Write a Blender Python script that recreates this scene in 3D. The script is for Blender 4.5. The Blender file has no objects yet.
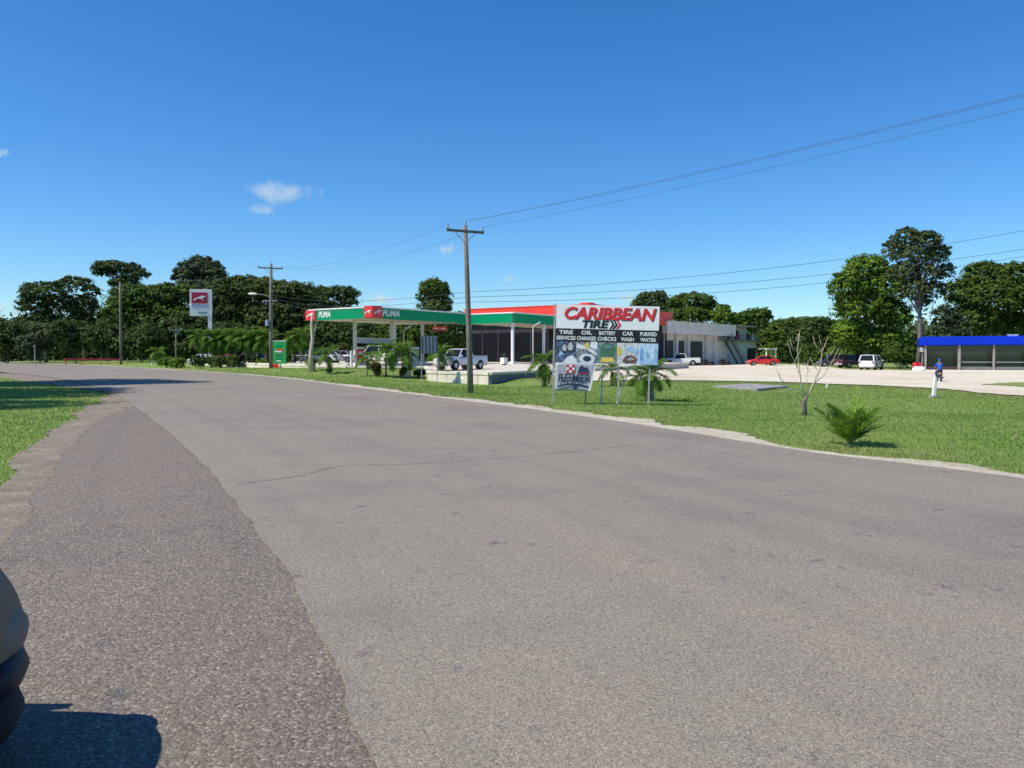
import bpy, bmesh, math, random
import numpy as np
from mathutils import Vector, Matrix
from mathutils.geometry import delaunay_2d_cdt

random.seed(7); RNG = np.random.default_rng(7)
scene = bpy.context.scene
COL = scene.collection
R = math.radians

# ---------------------------------------------------------------- camera
FPX, CAM_H = 800.0, 1.7
PITCH = math.atan(27.0 / FPX)
cam_d = bpy.data.cameras.new('camera'); cam = bpy.data.objects.new('camera', cam_d); COL.objects.link(cam)
cam.location = (0, 0, CAM_H); cam.rotation_euler = (math.pi / 2 - PITCH, 0, 0)
cam_d.sensor_width = 36.0; cam_d.lens = 36.0 * FPX / 1024.0
cam_d.clip_start = 0.05; cam_d.clip_end = 9000
scene.camera = cam

# ---------------------------------------------------------------- sky and sun
SUN_EL, SUN_AZ = R(53), math.atan2(-0.93, -0.36)      # azimuth measured as atan2(x, y)
world = bpy.data.worlds.new('World'); scene.world = world; world.use_nodes = True
wn = world.node_tree.nodes; wl = world.node_tree.links
for n in list(wn): wn.remove(n)
sky = wn.new('ShaderNodeTexSky'); sky.sky_type = 'NISHITA'; sky.sun_disc = False
sky.sun_elevation = SUN_EL; sky.sun_rotation = SUN_AZ
sky.altitude = 0; sky.air_density = 1.0; sky.dust_density = 0.1; sky.ozone_density = 4.0
hsv = wn.new('ShaderNodeHueSaturation'); hsv.inputs['Saturation'].default_value = 1.28
tint = wn.new('ShaderNodeMix'); tint.data_type = 'RGBA'; tint.blend_type = 'MULTIPLY'; tint.inputs[0].default_value = 1; tint.inputs[7].default_value = (.75, .94, 1.10, 1)
bg = wn.new('ShaderNodeBackground'); bg.inputs['Strength'].default_value = 0.121
wo = wn.new('ShaderNodeOutputWorld')
wl.new(sky.outputs[0], hsv.inputs['Color']); wl.new(hsv.outputs[0], tint.inputs[6]); wl.new(tint.outputs[2], bg.inputs[0]); wl.new(bg.outputs[0], wo.inputs[0])
sun_d = bpy.data.lights.new('sun', 'SUN'); sun_d.energy = 4.9; sun_d.angle = R(0.5); sun_d.color = (1, 0.94, 0.83)
sun = bpy.data.objects.new('sun', sun_d); COL.objects.link(sun)
SUN_DIR = Vector((math.sin(SUN_AZ) * math.cos(SUN_EL), math.cos(SUN_AZ) * math.cos(SUN_EL), math.sin(SUN_EL)))
sun.rotation_euler = SUN_DIR.to_track_quat('Z', 'Y').to_euler(); sun.location = SUN_DIR * 60
vs = scene.view_settings
vs.view_transform = 'Standard'; vs.look = 'None'; vs.exposure = 0.20; vs.gamma = 1.0; vs.use_curve_mapping = False
try:
    scene.cycles.use_denoising = True
    scene.cycles.max_bounces = 8; scene.cycles.volume_bounces = 4; scene.cycles.transparent_max_bounces = 8
except Exception:
    pass

# ---------------------------------------------------------------- pixel / terrain helpers
CP, SP = math.cos(PITCH), math.sin(PITCH)
def ray(px, py):
    a, b = (px - 512) / FPX, (384 - py) / FPX
    return Vector((a, CP + b * SP, -SP + b * CP))
def at(px, py, Y):
    d = ray(px, py); t = Y / d.y
    return Vector((d.x * t, Y, CAM_H + d.z * t))
def sstep(a, b, x):
    t = np.clip((np.asarray(x, float) - a) / (b - a), 0, 1); return t * t * (3 - 2 * t)
def z0(y):
    return 0.7 * sstep(40, 150, y)
def on_road(px, py):
    d = ray(px, py); z = 0.0
    for _ in range(30):
        t = (z - CAM_H) / d.z; z = float(z0(d.y * t))
    return (d.x * t, d.y * t)
def smooth(pts, n):
    """centripetal-ish Catmull-Rom resampled to n points by length"""
    P = np.array(pts, float); P = np.vstack([2 * P[0] - P[1], P, 2 * P[-1] - P[-2]]); out = []
    for i in range(1, len(P) - 2):
        for t in np.linspace(0, 1, 24, endpoint=False):
            a, b, c, d = P[i - 1:i + 3]
            out.append(.5 * ((2 * b) + (c - a) * t + (2 * a - 5 * b + 4 * c - d) * t ** 2 + (3 * b - a - 3 * c + d) * t ** 3))
    out.append(P[-2]); out = np.array(out)
    s = np.concatenate([[0], np.cumsum(np.linalg.norm(np.diff(out, axis=0), axis=1))])
    # closer spacing near the camera
    k = np.linspace(0, s[-1], n)
    return np.stack([np.interp(k, s, out[:, 0]), np.interp(k, s, out[:, 1])], 1)

ER = [(40, -58), (23, -24), (13.2, -2.0), on_road(1024, 480.5), on_road(820, 455), on_road(700, 435.5), on_road(600, 419.5), on_road(470, 402), on_road(350, 387), on_road(280, 378), on_road(200, 371.5), on_road(120, 367), (-104, 162), (-165, 214)]
EL = [(29, -64), (12, -28), (2.6, -4.5), on_road(375, 768), on_road(300, 598), on_road(232, 500), on_road(182, 445), on_road(137, 409), on_road(107, 391), on_road(62, 379.5), on_road(0, 372.3), (-92, 122), (-150, 172)]
NR = 420
RE, LE = smooth(ER, NR), smooth(EL, NR)
# pair the right edge with the nearest fraction of the left one
CL = (RE + LE) / 2
ROADPOLY = np.vstack([RE, LE[::-1]])
def poly_in(poly, P):
    x, y = P[:, 0], P[:, 1]; res = np.zeros(len(P), bool); n = len(poly)
    for i in range(n):
        x1, y1 = poly[i]; x2, y2 = poly[(i + 1) % n]
        c = ((y1 > y) != (y2 > y))
        if not c.any(): continue
        xi = (x2 - x1) * (y - y1) / ((y2 - y1) if y2 != y1 else 1e-9) + x1
        res ^= c & (x < xi)
    return res
def dist_poly(line, P, step=1):
    out = np.full(len(P), 1e9)
    L = line[::step]
    for i in range(0, len(P), 4000):
        d = np.linalg.norm(P[i:i + 4000, None, :] - L[None], axis=2); out[i:i + 4000] = d.min(1)
    return out
CTRL = np.array([(8, 118, .45), (30, 113, .43), (45, 135, .5), (40, 91, .2), (46, 85, .2), (65, 85, .2), (35, 65, -.3), (26, 42, -.3), (45, 50, -.3),
    (26, 49, -.2), (14, 59, 0), (4.8, 66, .5), (10, 74, .45), (1.2, 60.5, .1), (-1.6, 55, -.36), (-4, 56, -.3), (-2.2, 43, -.25), (3, 31, -.1), (7, 16.5, -.08), (9, 24, -.12), (14, 30, -.2),
    (-8, 60, -.1), (-11, 64, .2), (-12, 73, .62), (-19, 76, .66), (-25, 81, .66), (-29, 91, .5), (-34, 90, .55), (-56, 117, .8), (-45, 130, .85), (-80, 170, .9), (-20, 22, 0.02), (-32, 45, .1), (-62, 80, .4),
    (-100, 110, .6), (0, 90, .4), (15, 95, .4), (0, 260, .8), (120, 220, .5), (-200, 300, 1.2), (80, 20, -.2), (40, 0, 0), (-40, -10, 0), (0, -60, 0), (400, 400, 1), (-400, 400, 1)], float)
def hterr(P):
    P = np.atleast_2d(np.asarray(P, float)); z = np.zeros(len(P))
    for i in range(0, len(P), 8000):
        q = P[i:i + 8000]
        d2 = ((q[:, None, :] - CTRL[None, :, :2]) ** 2).sum(2) + 4.0
        w = d2 ** -1.6
        z[i:i + 8000] = (w * CTRL[None, :, 2]).sum(1) / w.sum(1)
    dr = np.minimum(dist_poly(RE, P, 3), dist_poly(LE, P, 3)); dr[poly_in(ROADPOLY[::2], P)] = 0
    k = sstep(1.2, 9, dr)
    far = sstep(300, 900, np.hypot(P[:, 0], P[:, 1]))
    return (z0(P[:, 1]) - .02) * (1 - k) + z * k * (1 - far) + far * k * 1.0
def hz(x, y): return float(hterr([(x, y)])[0])
def gp(px, py):
    """the point of the open ground seen at a pixel"""
    d = ray(px, py); ts = np.concatenate([np.linspace(4, 120, 465), np.linspace(121, 400, 280)])
    P = np.stack([d.x * ts, d.y * ts], 1); h = hterr(P); z = CAM_H + d.z * ts
    i = np.argmax(z <= h)
    if z[i] > h[i]: i = len(ts) - 1
    return Vector((P[i, 0], P[i, 1], h[i]))

# ---------------------------------------------------------------- materials
MATS = {}
def nd(nt, typ, **kw):
    n = nt.nodes.new(typ)
    for k, v in kw.items(): setattr(n, k, v)
    return n
def mat(name, col, rough=.6, var=0.0, vscale=3.0, bump=0.0, bscale=40.0, metal=0.0, spec=.5, col2=None, alpha=None, trans=0.0, island=0.0, detail=4, coat=0.0, emit=None):
    if name in MATS: return MATS[name]
    m = bpy.data.materials.new(name); m.use_nodes = True; nt = m.node_tree; L = nt.links
    b = nt.nodes['Principled BSDF']
    b.inputs['Base Color'].default_value = (*col, 1); b.inputs['Roughness'].default_value = rough
    b.inputs['Metallic'].default_value = metal; b.inputs['Specular IOR Level'].default_value = spec
    if coat: b.inputs['Coat Weight'].default_value = coat
    tc = nd(nt, 'ShaderNodeTexCoord')
    src = None
    if var or col2:
        no = nd(nt, 'ShaderNodeTexNoise'); no.inputs['Scale'].default_value = vscale; no.inputs['Detail'].default_value = detail
        L.new(tc.outputs['Object'], no.inputs['Vector'])
        mp = nd(nt, 'ShaderNodeMapRange'); mp.inputs[1].default_value = .3; mp.inputs[2].default_value = .7
        L.new(no.outputs[0], mp.inputs[0])
        mx = nd(nt, 'ShaderNodeMix', data_type='RGBA'); L.new(mp.outputs[0], mx.inputs[0])
        c2 = col2 if col2 else tuple(min(1, c * (1 + var)) for c in col); c1 = col if col2 else tuple(c * (1 - var) for c in col)
        mx.inputs[6].default_value = (*c1, 1); mx.inputs[7].default_value = (*c2, 1); src = mx.outputs[2]
    if island:
        ge = nd(nt, 'ShaderNodeNewGeometry'); hs = nd(nt, 'ShaderNodeHueSaturation')
        mr = nd(nt, 'ShaderNodeMapRange'); mr.inputs[3].default_value = 1 - island; mr.inputs[4].default_value = 1 + island
        L.new(ge.outputs['Random Per Island'], mr.inputs[0]); L.new(mr.outputs[0], hs.inputs['Value'])
        if src: L.new(src, hs.inputs['Color'])
        else: hs.inputs['Color'].default_value = (*col, 1)
        src = hs.outputs[0]
    if src: L.new(src, b.inputs['Base Color'])
    if bump:
        n2 = nd(nt, 'ShaderNodeTexNoise'); n2.inputs['Scale'].default_value = bscale; n2.inputs['Detail'].default_value = 4
        L.new(tc.outputs['Object'], n2.inputs['Vector'])
        bp = nd(nt, 'ShaderNodeBump'); bp.inputs['Strength'].default_value = bump; bp.inputs['Distance'].default_value = .02
        L.new(n2.outputs[0], bp.inputs['Height']); L.new(bp.outputs[0], b.inputs['Normal'])
    if trans:
        tr = nd(nt, 'ShaderNodeBsdfTranslucent'); ms = nd(nt, 'ShaderNodeMixShader'); ms.inputs[0].default_value = trans
        if src: L.new(src, tr.inputs[0])
        else: tr.inputs[0].default_value = (*col, 1)
        out = nt.nodes['Material Output']; L.new(b.outputs[0], ms.inputs[1]); L.new(tr.outputs[0], ms.inputs[2]); L.new(ms.outputs[0], out.inputs[0])
    if emit:
        b.inputs['Emission Color'].default_value = (*emit[0], 1); b.inputs['Emission Strength'].default_value = emit[1]
    MATS[name] = m; return m

def ramp(nt, src, stops):
    r = nd(nt, 'ShaderNodeValToRGB'); e = r.color_ramp.elements
    while len(e) < len(stops): e.new(.5)
    for k, (p, c) in enumerate(stops): e[k].position = p; e[k].color = (*c, 1)
    nt.links.new(src, r.inputs[0]); return r.outputs[0]
def mixc(nt, fac, a, b, blend='MIX'):
    m = nd(nt, 'ShaderNodeMix', data_type='RGBA', blend_type=blend); L = nt.links
    for i, v in ((0, fac), (6, a), (7, b)):
        if isinstance(v, (int, float)): m.inputs[i].default_value = v
        elif isinstance(v, tuple): m.inputs[i].default_value = (*v, 1)
        else: L.new(v, m.inputs[i])
    return m.outputs[2]
def noise(nt, vec, scale, detail=4, rough=.55):
    n = nd(nt, 'ShaderNodeTexNoise'); n.inputs['Scale'].default_value = scale; n.inputs['Detail'].default_value = detail; n.inputs['Roughness'].default_value = rough
    nt.links.new(vec, n.inputs['Vector']); return n.outputs[0]
def voro(nt, vec, scale, feat='F1'):
    n = nd(nt, 'ShaderNodeTexVoronoi'); n.feature = feat; n.inputs['Scale'].default_value = scale
    nt.links.new(vec, n.inputs['Vector']); return n
def mapping(nt, vec, sc):
    m = nd(nt, 'ShaderNodeMapping'); m.inputs['Scale'].default_value = sc; nt.links.new(vec, m.inputs['Vector']); return m.outputs[0]

def chip_mat(name, dark, mid, light, chip, streak, bump, big):
    """chip-sealed road: stones in bitumen, streaks along the road (uv: u across, v along in metres)"""
    m = bpy.data.materials.new(name); m.use_nodes = True; nt = m.node_tree; L = nt.links; b = nt.nodes['Principled BSDF']
    b.inputs['Roughness'].default_value = .85; b.inputs['Specular IOR Level'].default_value = .25
    tc = nd(nt, 'ShaderNodeTexCoord'); pos = tc.outputs['Object']; uv = tc.outputs['UV']
    v = voro(nt, pos, chip); v2 = voro(nt, pos, chip * 2.3)
    sep = nd(nt, 'ShaderNodeSeparateColor'); L.new(v.outputs['Color'], sep.inputs[0])
    stone = ramp(nt, sep.outputs[0], [(0, dark), (.35, mid), (.8, mid), (1, light)])
    sep2 = nd(nt, 'ShaderNodeSeparateColor'); L.new(v2.outputs['Color'], sep2.inputs[0])
    stone2 = ramp(nt, sep2.outputs[1], [(0, dark), (.5, mid), (1, light)])
    c = mixc(nt, .35, stone, stone2)
    gap = ramp(nt, v.outputs['Distance'], [(.25, (1, 1, 1)), (.75, (.62, .61, .62))])
    c = mixc(nt, .6, c, gap, 'MULTIPLY')
    # long streaks and wheel tracks
    st = noise(nt, mapping(nt, uv, (1.1, .035, 1)), 1.0, 5)
    c = mixc(nt, streak, c, ramp(nt, st, [(.3, (.66, .66, .68)), (.5, (1, 1, 1)), (.7, (1.12, 1.1, 1.08))]), 'MULTIPLY')
    pa = noise(nt, pos, .22, 8, .68)
    c = mixc(nt, big, c, ramp(nt, pa, [(.36, (.74, .75, .78)), (.5, (1, 1, 1)), (.66, (1.1, 1.06, 1.02))]), 'MULTIPLY')
    # dark bitumen spots where chips were lost
    sp = noise(nt, pos, 2.2, 8, .75)
    c = mixc(nt, ramp(nt, sp, [(.60, (0, 0, 0)), (.68, (.75, .75, .75))]), c, (.075, .075, .085))
    L.new(c, b.inputs['Base Color'])
    bp = nd(nt, 'ShaderNodeBump'); bp.inputs['Strength'].default_value = bump; bp.inputs['Distance'].default_value = .006
    L.new(v.outputs['Distance'], bp.inputs['Height']); bp.invert = True
    L.new(bp.outputs[0], b.inputs['Normal'])
    return m
M_ROAD = chip_mat('chip_seal_road', (.12, .105, .088), (.272, .234, .184), (.44, .39, .32), 95, .26, .45, .55)
M_BAY = chip_mat('coarse_chip_shoulder', (.075, .062, .050), (.198, .163, .130), (.43, .375, .305), 58, .3, 1.0, .5)

def ground_mat(name, stops, s1, s2, bump, bs, speck=None):
    m = bpy.data.materials.new(name); m.use_nodes = True; nt = m.node_tree; L = nt.links; b = nt.nodes['Principled BSDF']
    b.inputs['Roughness'].default_value = .95; b.inputs['Specular IOR Level'].default_value = .1
    pos = nd(nt, 'ShaderNodeTexCoord').outputs['Object']
    a = noise(nt, pos, s1, 6, .6); c = noise(nt, pos, s2, 5, .7)
    ad = nd(nt, 'ShaderNodeMath', operation='ADD'); L.new(a, ad.inputs[0]); L.new(c, ad.inputs[1])
    hf = nd(nt, 'ShaderNodeMath', operation='MULTIPLY'); L.new(ad.outputs[0], hf.inputs[0]); hf.inputs[1].default_value = .5
    col = ramp(nt, hf.outputs[0], stops)
    if speck:
        v = voro(nt, pos, speck); s = nd(nt, 'ShaderNodeSeparateColor'); L.new(v.outputs['Color'], s.inputs[0])
        col = mixc(nt, .55, col, ramp(nt, s.outputs[0], [(0, (.6, .6, .6)), (1, (1.35, 1.33, 1.3))]), 'MULTIPLY')
    L.new(col, b.inputs['Base Color'])
    bp = nd(nt, 'ShaderNodeBump'); bp.inputs['Strength'].default_value = bump; bp.inputs['Distance'].default_value = .03
    L.new(noise(nt, pos, bs, 5, .7), bp.inputs['Height']); L.new(bp.outputs[0], b.inputs['Normal'])
    return m
M_GROUND = ground_mat('grassy_ground', [(.36, (.13, .20, .045)), (.5, (.175, .245, .062)), (.6, (.22, .25, .08)), (.7, (.29, .26, .13))], .25, 3.0, .5, 25)
M_DIRT = ground_mat('dirt_verge', [(.35, (.16, .13, .10)), (.5, (.225, .19, .148)), (.65, (.33, .285, .225))], 1.6, 12, .5, 40, 45)
M_GRAVEL = ground_mat('pale_gravel', [(.35, (.45, .385, .285)), (.5, (.6, .53, .42)), (.65, (.7, .64, .53))], .12, 4, .3, 30, 30)
M_EDGE = ground_mat('marl_edge', [(.35, (.3, .26, .185)), (.5, (.45, .40, .31)), (.65, (.56, .52, .44))], .9, 9, .4, 40, 40)
M_HILL = ground_mat('forest_hill', [(.4, (.03, .052, .024)), (.5, (.04, .068, .03)), (.6, (.055, .085, .036))], .03, .25, 1.0, .3)

def grass_mat():
    m = bpy.data.materials.new('grass_blades'); m.use_nodes = True; nt = m.node_tree; L = nt.links; b = nt.nodes['Principled BSDF']
    b.inputs['Roughness'].default_value = .7; b.inputs['Specular IOR Level'].default_value = .2
    pos = nd(nt, 'ShaderNodeTexCoord').outputs['Object']
    c = ramp(nt, noise(nt, pos, .22, 6, .68), [(.34, (.17, .31, .055)), (.46, (.24, .37, .085)), (.56, (.30, .39, .11)), (.68, (.40, .39, .18))])
    c = mixc(nt, .75, c, ramp(nt, noise(nt, pos, .07, 4, .6), [(.38, (.78, .84, .8)), (.5, (1, 1, 1)), (.62, (1.18, 1.08, .9))]), 'MULTIPLY')
    ge = nd(nt, 'ShaderNodeNewGeometry')
    c = mixc(nt, .35, c, ramp(nt, ge.outputs['Random Per Island'], [(0, (.62, .7, .55)), (.6, (1, 1, 1)), (.92, (1.15, 1.12, 1)), (1, (1.7, 1.45, 1.3))]), 'MULTIPLY')
    at_ = nd(nt, 'ShaderNodeAttribute', attribute_name='dry')
    c = mixc(nt, at_.outputs['Fac'], c, (.235, .19, .09))
    L.new(c, b.inputs['Base Color'])
    tr = nd(nt, 'ShaderNodeBsdfTranslucent'); L.new(c, tr.inputs[0]); ms = nd(nt, 'ShaderNodeMixShader'); ms.inputs[0].default_value = .45
    L.new(b.outputs[0], ms.inputs[1]); L.new(tr.outputs[0], ms.inputs[2]); L.new(ms.outputs[0], nt.nodes['Material Output'].inputs[0])
    return m
M_BLADE = grass_mat()

def leafm(name, c1, c2, tr=.3): return mat(name, c1, .7, col2=c2, vscale=.5, island=.42, trans=tr, spec=.12)
LEAF_DARK = leafm('leaf_dark', (.032, .062, .016), (.085, .125, .033))
LEAF_MID = leafm('leaf_mid', (.042, .085, .014), (.11, .165, .028))
LEAF_OLIVE = leafm('leaf_olive', (.042, .068, .018), (.105, .135, .035))
LEAF_BRIGHT = leafm('leaf_bright', (.055, .13, .014), (.17, .26, .03))
LEAF_GREY = leafm('leaf_grey', (.045, .068, .032), (.10, .13, .062))
LEAF_TALL = leafm('leaf_tall', (.05, .08, .028), (.13, .165, .06))
LEAF_BROWN = leafm('leaf_brown', (.05, .04, .022), (.10, .075, .04))
LEAF_PALM = leafm('leaf_palm', (.06, .145, .018), (.16, .27, .04), .4)
LEAF_COCO = leafm('leaf_coconut', (.11, .22, .028), (.26, .40, .06), .4)
LEAF_DRY = leafm('leaf_dry', (.25, .19, .08), (.36, .29, .14), .3)
BARK = mat('bark', (.16, .13, .10), .9, col2=(.30, .26, .21), vscale=6, bump=.6, bscale=20)
BARK_DARK = mat('bark_dark', (.11, .092, .075), .9, col2=(.21, .18, .15), vscale=6, bump=.6, bscale=20)
BARK_PALE = mat('bark_pale', (.38, .32, .25), .9, col2=(.62, .54, .43), vscale=7, bump=.5, bscale=25)
BARK_PALM = mat('bark_palm', (.22, .18, .12), .9, col2=(.36, .31, .22), vscale=12, bump=.5, bscale=30)
WOOD_POLE = mat('weathered_pole', (.13, .115, .095), .9, col2=(.23, .21, .175), vscale=5, bump=.4, bscale=30)
GALV = mat('galvanised_steel', (.36, .37, .36), .5, var=.2)
STEEL_DARK = mat('dark_steel', (.05, .055, .06), .5)
WHITE = mat('white_paint', (.76, .76, .74), .5, var=.05, vscale=2)
OFFWHITE = mat('offwhite_wall', (.60, .58, .53), .85, var=.12, vscale=1.2, bump=.1)
GREYWALL = mat('grey_white_wall', (.76, .71, .64), .85, var=.12, vscale=.8, bump=.1)
CONC = mat('concrete', (.55, .49, .40), .9, var=.16, vscale=1.0, bump=.2)
CONC_GREY = mat('grey_concrete', (.27, .26, .24), .9, var=.2, vscale=2)
CONCW = mat('whitewashed_concrete', (.70, .635, .51), .9, var=.14, vscale=1.5, bump=.2)
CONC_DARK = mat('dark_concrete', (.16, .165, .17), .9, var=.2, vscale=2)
GREEN = mat('canopy_green', (.0, .27, .115), .45, var=.05, vscale=1, spec=.15)
GREEN_SIGN = mat('sign_green', (.02, .32, .07), .45, var=.06)
RED = mat('fascia_red', (.78, .045, .02), .45, var=.05, vscale=1)
RED_LOGO = mat('logo_red', (.70, .03, .035), .4, var=.06)
RED_SIGN = mat('sign_crimson', (.42, .015, .045), .4, var=.06)
SOFFIT = mat('soffit_cream', (.62, .57, .45), .7, var=.08)
def pane_mat():
    m = bpy.data.materials.new('shop_pane'); m.use_nodes = True; nt = m.node_tree; nt.nodes.remove(nt.nodes['Principled BSDF'])
    tr = nd(nt, 'ShaderNodeBsdfTransparent'); tr.inputs[0].default_value = (.62, .68, .66, 1); gl = nd(nt, 'ShaderNodeBsdfGlossy'); gl.inputs['Roughness'].default_value = .06
    ms = nd(nt, 'ShaderNodeMixShader'); ms.inputs[0].default_value = .05; nt.links.new(tr.outputs[0], ms.inputs[1]); nt.links.new(gl.outputs[0], ms.inputs[2]); nt.links.new(ms.outputs[0], nt.nodes['Material Output'].inputs[0]); return m
PANE = pane_mat()
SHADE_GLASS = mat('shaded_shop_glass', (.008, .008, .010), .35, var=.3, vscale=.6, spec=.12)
GLASS_DARK = mat('dark_glass', (.012, .013, .016), .15, var=.3, vscale=.6, spec=.25)
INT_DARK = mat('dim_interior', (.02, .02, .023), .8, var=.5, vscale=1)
BLUE = mat('roof_blue', (.003, .032, .50), .55, var=.08, vscale=.5, spec=.12)
BLUE_SHIRT = mat('blue_cloth', (.02, .09, .42), .9, var=.2, vscale=8)
DENIM = mat('denim', (.03, .05, .11), .9, var=.3, vscale=8)
SKIN = mat('skin', (.26, .13, .08), .6, var=.1)
BLACK = mat('black_print', (.012, .012, .014), .5, var=.2)
RUBBER = mat('rubber', (.018, .018, .019), .85, var=.3, vscale=5)
RIM = mat('wheel_rim', (.38, .39, .40), .35, metal=.7, var=.1)
LAMP_CLEAR = mat('lamp_clear', (.7, .72, .74), .15, var=.05)
LAMP_RED = mat('lamp_red', (.4, .01, .01), .25, var=.1)
PGRY_ = mat('goods_grey', (.3, .32, .34), .6, var=.3); GREENB_ = mat('goods_green', (.1, .25, .12), .6, var=.3)
WIRE = mat('cable', (.06, .06, .065), .6, var=.1)
BANNER = mat('grey_banner', (.36, .38, .41), .7, var=.06, vscale=3, bump=.1, bscale=4)
SIGN_BACK = mat('ribbed_blue_grey', (.10, .145, .20), .5, var=.12)
GREYSTRIP = mat('grey_blue_strip', (.30, .38, .48), .5, var=.06)
YEL = mat('faded_yellow', (.62, .44, .12), .6, var=.1)
def paint(name, c, metal=.0): return mat(name, c, .28, var=.03, vscale=1, metal=metal, coat=.6)
P_WHITE, P_SILVER, P_RED = paint('car_white', (.74, .74, .73)), paint('car_silver', (.66, .66, .68)), paint('car_red', (.58, .02, .015))
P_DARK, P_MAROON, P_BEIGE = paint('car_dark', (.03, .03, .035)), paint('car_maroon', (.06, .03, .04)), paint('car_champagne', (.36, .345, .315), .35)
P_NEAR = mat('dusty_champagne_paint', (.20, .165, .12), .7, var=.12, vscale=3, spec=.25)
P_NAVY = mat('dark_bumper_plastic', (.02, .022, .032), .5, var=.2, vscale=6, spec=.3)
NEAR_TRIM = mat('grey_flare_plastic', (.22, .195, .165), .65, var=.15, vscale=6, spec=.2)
P_GREY = paint('car_grey', (.22, .23, .25), .2)

# ---------------------------------------------------------------- mesh helpers
class MB:
    def __init__(s): s.v = []; s.f = []
    def add(s, vs, fs):
        k = len(s.v); s.v += [tuple(v) for v in vs]; s.f += [tuple(i + k for i in f) for f in fs]; return s
    def box(s, c, size, rz=0, rx=0, ry=0):
        M = Matrix.Rotation(rz, 3, 'Z') @ Matrix.Rotation(ry, 3, 'Y') @ Matrix.Rotation(rx, 3, 'X'); c = Vector(c)
        P = [c + M @ Vector((x * size[0] / 2, y * size[1] / 2, z * size[2] / 2)) for x in (-1, 1) for y in (-1, 1) for z in (-1, 1)]
        return s.add(P, [(0, 1, 3, 2), (4, 6, 7, 5), (0, 4, 5, 1), (2, 3, 7, 6), (0, 2, 6, 4), (1, 5, 7, 3)])
    def tube(s, pts, rads, n=8, cap=True):
        pts = [Vector(p) for p in pts]; k = len(s.v)
        if not hasattr(rads, '__len__'): rads = [rads] * len(pts)
        prev = None
        for i, p in enumerate(pts):
            d = (pts[min(i + 1, len(pts) - 1)] - pts[max(i - 1, 0)]).normalized()
            if prev is None: a = d.orthogonal().normalized()
            else: a = (prev - d * prev.dot(d)).normalized()
            prev = a; b = d.cross(a)
            for j in range(n):
                t = 2 * math.pi * j / n; s.v.append(tuple(p + (a * math.cos(t) + b * math.sin(t)) * rads[i]))
        for i in range(len(pts) - 1):
            for j in range(n):
                s.f.append((k + i * n + j, k + i * n + (j + 1) % n, k + (i + 1) * n + (j + 1) % n, k + (i + 1) * n + j))
        if cap:
            s.f.append(tuple(k + j for j in range(n))[::-1]); s.f.append(tuple(k + (len(pts) - 1) * n + j for j in range(n)))
        return s
    def prism(s, poly, y0, y1):
        """polygon in xz extruded along y"""
        n = len(poly); s2 = [(x, y0, z) for x, z in poly] + [(x, y1, z) for x, z in poly]
        return s.add(s2, [tuple(range(n)), tuple(range(2 * n - 1, n - 1, -1))] + [(i, i + n, (i + 1) % n + n, (i + 1) % n) for i in range(n)])
    def ell(s, c, r, n=10, m=6):
        c = Vector(c); vs = []; fs = []
        for i in range(1, m):
            for j in range(n):
                a, b = math.pi * i / m, 2 * math.pi * j / n
                vs.append(c + Vector((r[0] * math.sin(a) * math.cos(b), r[1] * math.sin(a) * math.sin(b), r[2] * math.cos(a))))
        vs += [c + Vector((0, 0, r[2])), c - Vector((0, 0, r[2]))]; T, B = len(vs) - 2, len(vs) - 1
        for i in range(m - 2):
            for j in range(n): fs.append((i * n + j, (i + 1) * n + j, (i + 1) * n + (j + 1) % n, i * n + (j + 1) % n))
        for j in range(n):
            fs.append((T, j, (j + 1) % n)); fs.append((B, (m - 2) * n + (j + 1) % n, (m - 2) * n + j))
        return s.add(vs, fs)
    def mesh(s, name='m'):
        me = bpy.data.meshes.new(name); me.from_pydata(s.v, [], s.f)
        bm = bmesh.new(); bm.from_mesh(me); bmesh.ops.recalc_face_normals(bm, faces=bm.faces); bm.to_mesh(me); bm.free()
        return me
def link(name, me, m, parent=None, smooth=False, bevel=0.0):
    o = bpy.data.objects.new(name, me); COL.objects.link(o); o.parent = parent
    if m and not me.materials: me.materials.append(m)
    if smooth: me.polygons.foreach_set('use_smooth', [True] * len(me.polygons))
    if bevel:
        b = o.modifiers.new('bevel', 'BEVEL'); b.width = bevel; b.segments = 2; b.limit_method = 'ANGLE'
    return o
def part(name, mb, m, parent=None, smooth=False, bevel=0.0):
    return link(name, mb.mesh(name), m, parent, smooth, bevel)
def thing(name, label, cat, loc=(0, 0, 0), rz=0, group=None):
    o = bpy.data.objects.new(name, None); COL.objects.link(o); o.location = loc; o.rotation_euler = (0, 0, rz); o.empty_display_size = .2
    return tag(o, label, cat, group)
def tag(o, label, cat, group=None):
    o['label'] = label; o['category'] = cat
    if group: o['group'] = group
    return o
def struct(o, kind='structure', label=None, cat=None):
    o['kind'] = kind
    if label: o['label'] = label
    if cat: o['category'] = cat
    return o
def copy_tree(o, parent=None):
    c = o.copy(); COL.objects.link(c); c.parent = parent
    for ch in list(o.children): copy_tree(ch, c)
    return c
TXT = {}
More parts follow.
